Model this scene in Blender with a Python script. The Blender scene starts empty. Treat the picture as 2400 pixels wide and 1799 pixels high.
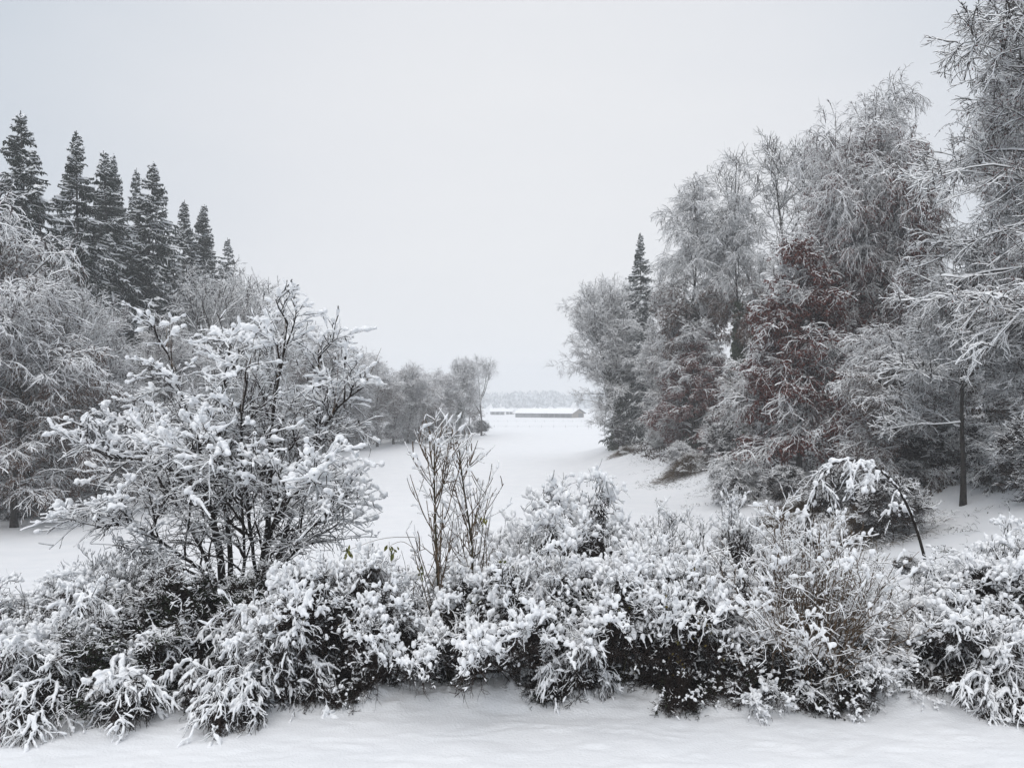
import bpy, math, numpy as np
C = bpy.context.scene.collection
S = bpy.context.scene
R = math.radians
# ------------------------------------------------------------------ camera
CAMZ = 4.6
FPX, HZ = 800.0, 402.0            # focal length and horizon row of the 1024 x 767 frame
cam = bpy.data.objects.new("camera", bpy.data.cameras.new("camera"))
C.objects.link(cam)
cam.location = (0, 0, CAMZ)
cam.rotation_euler = (R(90), 0, 0)
cam.data.lens = 36.0 * FPX / 1024.0
cam.data.shift_y = (HZ - 383.5) / 1024.0
cam.data.clip_start = 0.1
cam.data.clip_end = 6000
S.camera = cam
# ------------------------------------------------------------------ world: overcast sky
w = bpy.data.worlds.new("World")
S.world = w
w.use_nodes = True
nt = w.node_tree
nt.nodes.clear()
def nd(t, typ, **kw):
    n = t.nodes.new(typ)
    for k, v in kw.items():
        setattr(n, k, v)
    return n
SUN_EL, SUN_ROT = 42.0, 200.0
sky = nd(nt, 'ShaderNodeTexSky', sky_type='NISHITA', sun_disc=False, sun_elevation=R(SUN_EL), sun_rotation=R(SUN_ROT), air_density=1.0, dust_density=4.0)
tc = nd(nt, 'ShaderNodeTexCoord')
dot = nd(nt, 'ShaderNodeVectorMath', operation='DOT_PRODUCT')
_v = np.array([0.05, 1, 0.22]); _v /= np.linalg.norm(_v)
dot.inputs[1].default_value = tuple(_v)
nt.links.new(tc.outputs['Generated'], dot.inputs[0])
mp = nd(nt, 'ShaderNodeMapping')
mp.inputs['Scale'].default_value = (1.6, 1.6, 6.0)
nt.links.new(tc.outputs['Generated'], mp.inputs['Vector'])
nz = nd(nt, 'ShaderNodeTexNoise')
nz.inputs['Scale'].default_value = 1.3
nz.inputs['Detail'].default_value = 4
nt.links.new(mp.outputs[0], nz.inputs['Vector'])
ma = nd(nt, 'ShaderNodeMath', operation='MULTIPLY_ADD')
ma.inputs[1].default_value = 0.10
nt.links.new(nz.outputs['Fac'], ma.inputs[0])
nt.links.new(dot.outputs['Value'], ma.inputs[2])
cr = nd(nt, 'ShaderNodeValToRGB')
cr.color_ramp.interpolation = 'LINEAR'
e = cr.color_ramp.elements
e[0].position = 0.48; e[0].color = (0.25, 0.31, 0.38, 1)
e[1].position = 0.88; e[1].color = (0.71, 0.712, 0.722, 1)
for p_, c_ in ((0.64, (0.42, 0.475, 0.54, 1)), (0.72, (0.535, 0.568, 0.615, 1)), (0.80, (0.640, 0.652, 0.680, 1))):
    q = e.new(p_); q.color = c_
m8 = nd(nt, 'ShaderNodeMath', operation='MULTIPLY')
m8.inputs[1].default_value = 0.8
nt.links.new(ma.outputs[0], m8.inputs[0])
nt.links.new(m8.outputs[0], cr.inputs[0])
sp = nd(nt, 'ShaderNodeSeparateXYZ')
nt.links.new(tc.outputs['Generated'], sp.inputs[0])
zr = nd(nt, 'ShaderNodeMapRange')
zr.interpolation_type = 'SMOOTHSTEP'
zr.inputs['From Min'].default_value = 0.45
zr.inputs['From Max'].default_value = 0.9
nt.links.new(sp.outputs['Z'], zr.inputs['Value'])
mixz = nd(nt, 'ShaderNodeMix', data_type='RGBA')
mixz.inputs[7].default_value = (1.06, 1.07, 1.10, 1)
nt.links.new(zr.outputs[0], mixz.inputs[0])
nt.links.new(cr.outputs[0], mixz.inputs[6])
sc = nd(nt, 'ShaderNodeVectorMath', operation='SCALE')
sc.inputs['Scale'].default_value = 10.5
nt.links.new(mixz.outputs[2], sc.inputs[0])
mixs = nd(nt, 'ShaderNodeMix', data_type='RGBA')
mixs.inputs[0].default_value = 0.97
nt.links.new(sky.outputs[0], mixs.inputs[6])
nt.links.new(sc.outputs[0], mixs.inputs[7])
bg = nd(nt, 'ShaderNodeBackground')
bg.inputs['Strength'].default_value = 0.1
nt.links.new(mixs.outputs[2], bg.inputs['Color'])
wo = nd(nt, 'ShaderNodeOutputWorld')
nt.links.new(bg.outputs[0], wo.inputs[0])
# ------------------------------------------------------------------ sun, exposure
sl = bpy.data.lights.new("sun", 'SUN')
sl.energy = 0.85
sl.angle = R(40)
sl.color = (1, 0.97, 0.93)
so = bpy.data.objects.new("sun", sl)
C.objects.link(so)
so.rotation_euler = (R(90 - SUN_EL), 0, R(180 - SUN_ROT))
vs = S.view_settings
vs.view_transform = 'Standard'
vs.look = 'None'
vs.exposure = 0.27
vs.gamma = 1
S.cycles.max_bounces = 6
S.cycles.diffuse_bounces = 5
S.cycles.glossy_bounces = 1
S.cycles.transmission_bounces = 1
S.cycles.volume_bounces = 2
S.cycles.transparent_max_bounces = 2

# ------------------------------------------------------------------ materials
def new_mat(name, rough=0.8, spec=0.2):
    m = bpy.data.materials.new(name)
    m.use_nodes = True
    b = m.node_tree.nodes['Principled BSDF']
    b.inputs['Roughness'].default_value = rough
    b.inputs['Specular IOR Level'].default_value = spec
    return m, m.node_tree, b
def noisy(name, c1, c2, scale, rough=0.85, detail=2, lo=0.35, hi=0.65, spec=0.15, bump=0, bscale=None):
    m, t, b = new_mat(name, rough, spec)
    g = nd(t, 'ShaderNodeNewGeometry')
    n = nd(t, 'ShaderNodeTexNoise')
    n.inputs['Scale'].default_value = scale
    n.inputs['Detail'].default_value = detail
    r = nd(t, 'ShaderNodeValToRGB')
    r.color_ramp.elements[0].position = lo
    r.color_ramp.elements[1].position = hi
    r.color_ramp.elements[0].color = (*c1, 1)
    r.color_ramp.elements[1].color = (*c2, 1)
    t.links.new(g.outputs['Position'], n.inputs['Vector'])
    t.links.new(n.outputs['Fac'], r.inputs[0])
    t.links.new(r.outputs[0], b.inputs['Base Color'])
    if bump:
        n2 = nd(t, 'ShaderNodeTexNoise')
        n2.inputs['Scale'].default_value = bscale
        n2.inputs['Detail'].default_value = 3
        t.links.new(g.outputs['Position'], n2.inputs['Vector'])
        bm = nd(t, 'ShaderNodeBump')
        bm.inputs['Strength'].default_value = 1
        bm.inputs['Distance'].default_value = bump
        t.links.new(n2.outputs['Fac'], bm.inputs['Height'])
        t.links.new(bm.outputs[0], b.inputs['Normal'])
    return m
M = {}
M['ground'] = noisy('ground_snow', (0.80, 0.81, 0.83), (0.84, 0.845, 0.86), 0.7, 0.6, 4, bump=0.012, bscale=28)
M['snow'] = noisy('snow', (0.90, 0.905, 0.92), (0.94, 0.943, 0.95), 4, 0.6, 2, bump=0.02, bscale=26)
M['snowfar'] = noisy('tree_snow', (0.90, 0.905, 0.92), (0.94, 0.943, 0.95), 3, 0.7, 1)
M['bark'] = noisy('bark', (0.014, 0.011, 0.010), (0.045, 0.038, 0.033), 9, 0.9, 4, bump=0.01, bscale=40)
M['barkgrey'] = noisy('grey_bark', (0.045, 0.040, 0.036), (0.11, 0.10, 0.09), 6, 0.9, 4)
M['twig'] = noisy('twig_bark', (0.014, 0.010, 0.008), (0.042, 0.030, 0.025), 3, 0.85, 2)
M['twigred'] = noisy('reddish_twig_bark', (0.024, 0.013, 0.013), (0.060, 0.034, 0.032), 2, 0.85, 2)
M['cane'] = noisy('brown_cane', (0.060, 0.042, 0.028), (0.16, 0.11, 0.07), 7, 0.75, 3)
M['greenbark'] = noisy('green_stem', (0.020, 0.018, 0.011), (0.06, 0.055, 0.03), 9, 0.85, 3)
M['needle'] = noisy('needles', (0.006, 0.012, 0.007), (0.022, 0.033, 0.020), 2.5, 0.7, 3)
M['ivy'] = noisy('ivy_leaf', (0.014, 0.022, 0.009), (0.045, 0.060, 0.022), 2, 0.5, 2, spec=0.4)
M['copper'] = noisy('copper_leaf', (0.06, 0.018, 0.015), (0.16, 0.050, 0.036), 1.5, 0.7, 3)
M['brownleaf'] = noisy('brown_leaf', (0.05, 0.028, 0.018), (0.12, 0.06, 0.035), 1.5, 0.7, 3)
M['green'] = noisy('green_leaf', (0.06, 0.075, 0.012), (0.18, 0.17, 0.03), 6, 0.5, 2, spec=0.4)
M['ochre'] = noisy('ochre_leaf', (0.05, 0.055, 0.012), (0.20, 0.14, 0.03), 9, 0.6, 2)
M['evergreen'] = noisy('evergreen_leaf', (0.010, 0.017, 0.008), (0.035, 0.045, 0.022), 9, 0.6, 2)
M['deadgrass'] = noisy('dead_grass', (0.045, 0.030, 0.018), (0.13, 0.090, 0.05), 2, 0.9, 3)
M['litter'] = noisy('leaf_litter', (0.020, 0.014, 0.010), (0.07, 0.045, 0.03), 2, 0.9, 3)
M['plank'] = noisy('grey_boards', (0.24, 0.24, 0.245), (0.34, 0.34, 0.345), 0.6, 0.85, 3)
M['plankwarm'] = noisy('tan_boards', (0.24, 0.20, 0.16), (0.34, 0.29, 0.24), 0.8, 0.85, 3)
M['darkwood'] = noisy('dark_wood', (0.09, 0.09, 0.095), (0.16, 0.16, 0.165), 1.2, 0.85, 3)
M['wall'] = noisy('pale_render', (0.52, 0.51, 0.50), (0.62, 0.61, 0.60), 0.8, 0.9, 3)
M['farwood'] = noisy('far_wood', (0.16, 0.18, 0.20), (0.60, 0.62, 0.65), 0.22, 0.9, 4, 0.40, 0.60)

# ------------------------------------------------------------------ mesh helpers
def build_mesh(name, V, F, mats, mi=None, flat=False):
    me = bpy.data.meshes.new(name)
    V = np.ascontiguousarray(V, np.float32)
    F = np.ascontiguousarray(F, np.int32)
    n = F.shape[1]
    me.vertices.add(len(V))
    me.vertices.foreach_set('co', V.ravel())
    me.loops.add(F.size)
    me.loops.foreach_set('vertex_index', F.ravel())
    me.polygons.add(len(F))
    me.polygons.foreach_set('loop_start', np.arange(0, F.size, n, dtype=np.int32))
    for m in mats:
        me.materials.append(m)
    if mi is not None:
        me.polygons.foreach_set('material_index', np.ascontiguousarray(mi, np.int32))
    me.update(calc_edges=True)
    if flat:
        me.shade_flat()
    return me
class Acc:
    """collects quads of several pieces of ONE part"""
    def __init__(self):
        self.V, self.F, self.I, self.n = [], [], [], 0
    def add(self, V, F, mi=0):
        self.V.append(V); self.F.append(F + self.n); self.n += len(V)
        self.I.append(np.full(len(F), mi, np.int32) if np.isscalar(mi) else mi)
    def mesh(self, name, mats, flat=False):
        return build_mesh(name, np.concatenate(self.V), np.concatenate(self.F), mats, np.concatenate(self.I), flat)
def obj(name, me, parent=None):
    o = bpy.data.objects.new(name, me)
    C.objects.link(o)
    if parent:
        o.parent = parent
    return o
def thing(name, label, cat, loc=(0, 0, 0), rz=0.0, scale=(1, 1, 1), group=None):
    o = bpy.data.objects.new(name, None)
    C.objects.link(o)
    o.empty_display_size = 0.3
    o.location = loc
    o.rotation_euler = (0, 0, rz)
    o.scale = scale
    o['label'] = label
    o['category'] = cat
    if group:
        o['group'] = group
    return o
def norm(v):
    return v / np.maximum(np.linalg.norm(v, axis=-1, keepdims=True), 1e-9)
def _h(ix, iy, iz, s):
    n = (ix * 374761393 + iy * 668265263 + iz * 2147483647 + s * 974634777) & 0xFFFFFFFF
    n = ((n ^ (n >> 13)) * 1274126177) & 0xFFFFFFFF
    n = n ^ (n >> 16)
    return (n & 0xFFFF) / 65535.0
def vnoise(p, scale, seed=0):
    """smooth value noise of points p (...,3), 0..1"""
    q = np.asarray(p, float) / scale
    i = np.floor(q).astype(np.int64)
    f = q - i
    f = f * f * (3 - 2 * f)
    x, y, z = i[..., 0], i[..., 1], i[..., 2]
    fx, fy, fz = f[..., 0], f[..., 1], f[..., 2]
    r = 0
    for dx in (0, 1):
        for dy in (0, 1):
            for dz in (0, 1):
                r = r + _h(x + dx, y + dy, z + dz, seed) * (fx if dx else 1 - fx) * (fy if dy else 1 - fy) * (fz if dz else 1 - fz)
    return r
def grow(p0, d0, L, K, wander, grav, rng):
    """N polylines of K points; grav is a number, an array over k or an array over branches"""
    N = len(p0)
    P = np.empty((N, K, 3))
    P[:, 0] = p0
    d = norm(np.array(d0, float))
    st = (np.broadcast_to(L, (N,)) / (K - 1))[:, None]
    for k in range(1, K):
        d = d + rng.normal(0, wander, (N, 3))
        g = grav[k - 1] if isinstance(grav, (list, tuple)) else grav
        d[:, 2] += g
        d = norm(d)
        P[:, k] = P[:, k - 1] + d * st
    return P
def spawn(P, n, t0, t1, a0, a1, flat, rng, up=0.0, pw=1.0):
    """n children (number or array) on every polyline; returns start, direction, parent, t"""
    N, K, _ = P.shape
    n = np.full(N, n) if np.isscalar(n) else np.asarray(n)
    n = np.maximum(np.floor(n + rng.random(N)).astype(int), 0)
    idx = np.repeat(np.arange(N), n)
    m = len(idx)
    t = t0 + (t1 - t0) * rng.random(m) ** pw
    f = t * (K - 1)
    k = np.minimum(f.astype(int), K - 2)
    u = (f - k)[:, None]
    p = P[idx, k] * (1 - u) + P[idx, k + 1] * u
    tan = norm(P[idx, k + 1] - P[idx, k])
    r = rng.normal(0, 1, (m, 3))
    r[:, 2] = r[:, 2] * flat + up
    r -= (r * tan).sum(1, keepdims=True) * tan
    r = norm(r)
    a = (a0 + (a1 - a0) * rng.random(m))[:, None]
    return p, np.cos(a) * tan + np.sin(a) * r, idx, t
def resample(P, K2):
    N, K, _ = P.shape
    f = np.linspace(0, K - 1, K2)
    k = np.minimum(f.astype(int), K - 2)
    u = (f - k)[None, :, None]
    return P[:, k] * (1 - u) + P[:, k + 1] * u
def rad(N, K, r0, r1, pw=1.0):
    t = np.linspace(0, 1, K)[None] ** pw
    r0 = np.broadcast_to(r0, (N,))[:, None]
    r1 = np.broadcast_to(r1, (N,))[:, None]
    return r0 * (1 - t) + r1 * t
def frames(P, vertical=False):
    T = norm(np.gradient(P, axis=1))
    ref = np.array([0.97, 0.21, 0.05]) if vertical else np.array([0.012, 0.019, 1.0])
    sd = norm(np.cross(T, ref))
    up = np.cross(sd, T)
    return T, sd, up
def quads(N, K, S_):
    i = (np.arange(N)[:, None, None] * K + np.arange(K - 1)[None, :, None]) * S_
    s = np.arange(S_)[None, None]
    s2 = (s + 1) % S_
    return np.stack([i + s, i + s2, i + S_ + s2, i + S_ + s], -1).reshape(-1, 4)
def tubes(P, Rr, S_, vertical=False, wob=0.0, rng=None):
    N, K, _ = P.shape
    T, sd, up = frames(P, vertical)
    a = np.arange(S_) / S_ * 2 * math.pi
    rr = Rr[..., None] * (1 + (wob * rng.normal(0, 1, (N, K, S_)) if wob else 0))
    V = P[:, :, None] + rr[..., None] * (np.cos(a)[None, None, :, None] * sd[:, :, None] + np.sin(a)[None, None, :, None] * up[:, :, None])
    return V.reshape(-1, 3), quads(N, K, S_)
def snowed(P, Rr, Sn):
    """twigs with a ridge of snow along the top, four-sided; returns V, F, slot (0 bark, 1 snow)"""
    N, K, _ = P.shape
    T, sd, up = frames(P)
    hz = np.sqrt(np.clip(1 - T[..., 2] ** 2, 0, 1))
    s = Sn * (0.25 + 0.75 * hz)
    w_ = (Rr + 0.42 * s)[..., None]
    V = np.stack([P - up * Rr[..., None], P + sd * w_ + up * (0.12 * s)[..., None], P + up * (Rr + s)[..., None], P - sd * w_ + up * (0.12 * s)[..., None]], 2)
    F = quads(N, K, 4)
    sm = (0.5 * (s[:, 1:] + s[:, :-1]) > 0.0045)
    mi = np.zeros((N, K - 1, 4), np.int32)
    mi[..., 1] = sm
    mi[..., 2] = sm
    return V.reshape(-1, 3), F, mi.reshape(-1)
def exposure(pts, cell, k):
    """1 for what lies uppermost, falling with the number of twig points above in the same column"""
    p = pts.reshape(-1, 3)
    q = np.floor(p[:, :2] / cell).astype(np.int64)
    key = q[:, 0] * 100003 + q[:, 1]
    o = np.lexsort((-p[:, 2], key))
    ks = key[o]
    first = np.r_[True, ks[1:] != ks[:-1]]
    st = np.maximum.accumulate(np.where(first, np.arange(len(ks)), 0))
    rank = np.empty(len(ks))
    rank[o] = np.arange(len(ks)) - st
    return np.exp(-rank / k).reshape(pts.shape[:-1])
def leaf_quads(p, size, rng, hang=0.6, aspect=0.55):
    """folded leaves: two quads per leaf sharing the midrib, so they are not flat cards"""
    n = len(p)
    ax = rng.normal(0, 1, (n, 3)); ax[:, 2] -= hang * 2
    ax = norm(ax)
    sd = norm(np.cross(ax, rng.normal(0, 1, (n, 3))))
    nn = np.cross(ax, sd)
    L = (size * (0.6 + 0.8 * rng.random(n)))[:, None]
    W = L * aspect * 0.5
    c = 0.3 * W
    a = p; b = p + ax * L
    m1 = p + ax * L * 0.45
    l1 = m1 + sd * W + nn * c
    r1 = m1 - sd * W + nn * c
    l2 = p + ax * L * 0.75 + sd * W * 0.7 + nn * c
    r2 = p + ax * L * 0.75 - sd * W * 0.7 + nn * c
    V = np.stack([a, l1, l2, b, r2, r1], 1).reshape(-1, 3)
    i = np.arange(n)[:, None] * 6
    F = np.concatenate([i + np.array([0, 1, 2, 3]), i + np.array([0, 3, 4, 5])])
    return V, F

# ------------------------------------------------------------------ terrain
def sst(a, b, x):
    t = np.clip((x - a) / (b - a), 0, 1)
    return t * t * (3 - 2 * t)
def terrain(x, y):
    x = np.asarray(x, float); y = np.asarray(y, float)
    z = -2.9 * sst(13.2, 42, y) - 0.7 * sst(40, 100, y)
    z = z - 0.25 * sst(12.4, 14.5, y)
    edge = 12 - 5 * sst(45, 110, y) + np.maximum(y - 128, 0) * 0.45
    s = np.maximum(x - edge, 0)
    z = z + np.where(s < 6, 0.028 * s * s, 0.028 * 36 + 0.336 * (s - 6)) * sst(16, 34, y) * (1 - 0.75 * sst(14, 60, s)) * (1 - 0.9 * sst(180, 400, y))
    el = 33 - np.maximum(y - 150, 0) * 0.42
    s = np.maximum(-x - np.maximum(el, 5), 0)
    z = z + np.where(s < 5, 0.03 * s * s, 0.75 + 0.3 * (s - 5)) * sst(16, 40, y) * (1 - 0.6 * sst(16, 60, s)) * (1 - 0.97 * sst(190, 290, y))
    z = z + 0.9 * sst(520, 900, y) * sst(0, -120, x) + 9 * sst(960, 1350, y)
    z = z - 0.10 * sst(-3, -8, x) * sst(14, 9, y)
    return z
def gz(x, y):
    return float(terrain(x, y))
K9 = 1024.0 / 2212.0
def W3(dx, dy, d):
    """world point at distance d for a place read off a 2212-wide view of the photograph"""
    return np.array([(dx * K9 - 512) / FPX * d, d, CAMZ + (HZ - dy * K9) / FPX * d])
def make_ground():
    def spread(a0, a1, far, step, n):
        mid = np.arange(a0, a1, step)
        g = (np.geomspace(1, 1 + far, n) - 1)
        return mid, g[1:]
    xm, gx = spread(-10, 10, 1380, 0.07, 120)
    xs = np.concatenate([-10 - gx[::-1], xm, 10 + gx])
    ym, gy = spread(7.5, 16, 1370, 0.045, 240)
    ys = np.concatenate([np.array([-12, -6, 0, 3, 5.0, 6.2, 7.0]), ym, 16 + gy])
    X, Y = np.meshgrid(xs, ys)
    Z = terrain(X, Y)
    p = np.stack([X, Y * 2.6, X * 0], -1)
    near = sst(19, 15, Y)
    q = p + np.stack([0.5 * (vnoise(p, 0.9, 5) - .5), 1.1 * (vnoise(p, 0.8, 6) - .5), X * 0], -1)
    Z = Z + near * (0.030 * vnoise(q, 0.36, 1) + 0.020 * vnoise(q, 0.17, 2) + 0.010 * vnoise(p2_ := np.stack([X, Y, 0 * X], -1), 0.17, 21) + 0.06 * sst(11.6, 12.3, Y) * np.maximum(vnoise(p2_, 0.16, 22) - 0.80 + 0.10 * sst(10.5, 12.5, Y), 0) / 0.2 + 0.035 * vnoise(np.stack([X, Y, 0 * X], -1), 1.3, 3))
    p2 = np.stack([X, Y, 0 * X], -1)
    Z = Z + sst(14, 20, Y) * sst(420, 120, Y) * (0.10 * vnoise(p2, 2.3, 8) + 0.35 * vnoise(p2, 11, 9) - 0.2)
    heap = sst(11.55, 12.2, Y) * sst(14.5, 13.2, Y)
    Z = Z + heap * (0.16 * vnoise(p2, 0.55, 11) + 0.10 * vnoise(p2, 0.22, 12))
    ny, nx = X.shape
    i = (np.arange(ny - 1)[:, None] * nx + np.arange(nx - 1)[None]).reshape(-1, 1)
    F = i + np.array([0, 1, nx + 1, nx])
    me = build_mesh('snow_ground', np.stack([X, Y, Z], -1).reshape(-1, 3), F, [M['ground']])
    o = obj('snow_ground', me)
    o['kind'] = 'structure'
    o['label'] = 'smooth snow over the field and its rising banks'
make_ground()

# ------------------------------------------------------------------ trees
def decid(seed, H, cr, tb, n1, n2, n3, n4, ang=(80, 30), g1=(0.02, -0.05), g2=-0.05, g3=-0.08, g4=-0.1, prof='round', flat=0.5,
          sn=0.04, r0=None, twig='twig', bark='bark', leaf=None, nleaf=0, leafzone=(0, 1), lsize=0.09, ivy=0, limb=1.0, fine=1, forks=0, lean=0.02, wand=0.12, l2=0.42, l3=1.3, l4=0.6, leafside=None, tw=1.35, expo=0.25):
    rng = np.random.default_rng(seed)
    r0 = r0 or H * 0.013
    tr = grow(np.zeros((1, 3)), [[rng.normal(0, lean), rng.normal(0, lean), 1]], H * 0.93, 16, 0.035, 0.02, rng)
    stems, sr = [tr], [rad(1, 16, r0, r0 * 0.12, 0.8)]
    if forks:
        p, d, ix, t = spawn(tr, forks, 0.28, 0.55, R(18), R(32), 0.2, rng)
        ft = grow(p, d, H * 0.9 * (1 - t) * (0.8 + 0.25 * rng.random(len(t))), 16, 0.05, 0.05, rng)
        stems.append(ft); sr.append(rad(len(ft), 16, r0 * 0.6, r0 * 0.1, 0.9))
    P0 = np.concatenate(stems); R0 = np.concatenate(sr)
    nst = np.array([n1] + [n1 * 0.45] * (len(P0) - 1))
    p, d, ix, t = spawn(P0, nst, tb, 0.985, 0.1, 0.2, 0.3, rng)
    tt = np.clip((p[:, 2] / H - tb) / (1 - tb), 0, 1)
    a = R(ang[0]) * (1 - tt) + R(ang[1]) * tt + rng.normal(0, 0.13, len(tt))
    az = np.cumsum(np.full(len(tt), 2.399)) + rng.normal(0, 0.5, len(tt))
    d = np.stack([np.sin(a) * np.cos(az), np.sin(a) * np.sin(az), np.cos(a)], 1)
    if prof == 'round':
        f = np.sqrt(np.clip(1 - ((tt - 0.3) / 0.74) ** 2, 0.04, 1))
    elif prof == 'cone':
        f = 0.16 + 0.9 * (1 - tt) ** 0.85
    elif prof == 'vase':
        f = 0.45 + 0.65 * np.sin(np.clip(tt * 1.05, 0, 1) * math.pi) ** 0.7 - 0.3 * tt
    else:
        f = 0.35 + 0.65 * np.sin((tt * 0.86 + 0.1) * math.pi)
    L1 = cr * f * (0.7 + 0.42 * rng.random(len(tt)))
    K1 = 9
    g = [g1[0] + (g1[1] - g1[0]) * k / (K1 - 2) for k in range(K1 - 1)]
    P1 = grow(p, d, L1, K1, wand, g, rng)
    R1 = rad(len(P1), K1, np.minimum(0.010 * L1 + 0.02, r0 * 0.5), 0.008)
    p, d, ix, t = spawn(P1, n2 * (0.35 + L1 / cr), 0.12, 1, R(30), R(65), flat, rng, 0.1, 0.85)
    L2 = (L1[ix] * l2 * (1.05 - 0.6 * t) + 0.4) * (0.6 + 0.6 * rng.random(len(t)))
    P2 = grow(p, d, L2, 6, wand, g2, rng)
    R2 = rad(len(P2), 6, 0.006 * L2 + 0.010, 0.008)
    p, d, ix, t = spawn(P2, n3 * (0.4 + 0.45 * L2 / np.mean(L2)), 0.1, 1, R(25), R(65), flat, rng, 0.05)
    L3 = l3 * (0.5 + 0.8 * rng.random(len(t)))
    P3 = grow(p, d, L3, 5, wand, g3, rng)
    R3 = rad(len(P3), 5, 0.011 * tw, 0.006 * tw)
    p, d, ix, t = spawn(P3, n4, 0.08, 1, R(25), R(60), flat, rng, 0.05)
    L4 = l4 * (0.45 + 0.9 * rng.random(len(t)))
    P4 = grow(p, d, L4, 3, wand, g4, rng)
    R4 = rad(len(P4), 3, 0.007 * tw, 0.0045 * tw)
    A = Acc()
    V, F = tubes(P0, R0 * (1 + 0.35 * np.exp(-np.linspace(0, 1, 16) * 16))[None], 8, True, 0.03, rng); A.add(V, F, 0)
    if fine > 1:
        P1, R1 = resample(P1, K1 * fine), resample(R1[..., None], K1 * fine)[..., 0]
        P2, R2 = resample(P2, 6 * fine - 2), resample(R2[..., None], 6 * fine - 2)[..., 0]
        P3, R3 = resample(P3, 3 * fine), resample(R3[..., None], 3 * fine)[..., 0]
        P4, R4 = resample(P4, 4), resample(R4[..., None], 4)[..., 0]
        limb = limb * (0.25 + 1.3 * vnoise(P1, 0.28, seed + 7))
    V, F, mi = snowed(P1, R1, limb * sn * np.linspace(1.7, 0.9, P1.shape[1])[None] * (0.2 + 1.3 * vnoise(P1, 0.8, seed))); A.add(V, F, mi)
    out = {'trunk': A.mesh('trunk', [M[bark], M['snowfar']])}
    A = Acc()
    for P, Rr, f in ((P2, R2, 1.35), (P3, R3, 1.0), (P4, R4, 0.85)):
        s = 0.95 * sn * f * (0.15 + 1.5 * vnoise(P, 0.7, seed + 1) * (0.5 + vnoise(P, 0.16, seed + 2)))
        if fine > 1:
            s = s * (0.35 + 1.3 * vnoise(P, 0.10, seed + 6))
        if expo:
            s = s * (expo + (1 - expo) * exposure(P, 0.5, 22))
        V, F, mi = snowed(P, Rr, s); A.add(V, F, mi)
    out['crown'] = A.mesh('crown', [M[twig], M['snowfar']])
    if leaf:
        src = np.concatenate([P4[:, 1], P4[:, 2], P3[:, 2]])
        zz = src[:, 2] / H
        pr = sst(leafzone[0] - 0.08, leafzone[0] + 0.05, zz) * sst(leafzone[1] + 0.1, leafzone[1] - 0.1, zz) * sst(0.35, 0.6, vnoise(src, 2.2, seed + 5))
        pr = pr * (0.35 + 0.65 * np.clip(1.15 - np.linalg.norm(src[:, :2], axis=1) / cr, 0, 1))
        if leafside is not None:
            pr = pr * sst(-0.4, 0.5, (src[:, 0] * leafside[0] + src[:, 1] * leafside[1]) / cr)
        q = rng.choice(len(src), nleaf, p=pr / pr.sum())
        V, F = leaf_quads(src[q] + rng.normal(0, 0.05, (nleaf, 3)), lsize, rng, 0.8, 0.6)
        A = Acc(); A.add(V, F)
        out['leaves'] = A.mesh('leaves', [M[leaf]])
    if ivy:
        n = 11000
        si = rng.integers(0, len(P0), n) if forks else np.zeros(n, int)
        t = rng.random(n) ** 1.1 * ivy
        f = t * 15; k = np.minimum(f.astype(int), 14)
        c = P0[si, k] * (1 - (f - k))[:, None] + P0[si, k + 1] * (f - k)[:, None]
        a = rng.random(n) * 6.283
        rr = (0.5 + 1.0 * rng.random(n) ** 2) * (1.45 - 0.95 * t / ivy) * (0.75 + 0.6 * vnoise(c, 1.6, 3)) * H / 28
        c = c + np.stack([np.cos(a) * rr, np.sin(a) * rr, rng.normal(0, 0.2, n)], 1)
        c[:, 2] = np.maximum(c[:, 2], 0.1)
        V, F = leaf_quads(c, 0.30, rng, 0.7, 0.9)
        A = Acc(); A.add(V, F)
        out['ivy'] = A.mesh('ivy', [M['ivy']])
    out['H'] = float(np.quantile(P4[:, -1, 2], 0.9985))
    return out
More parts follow.
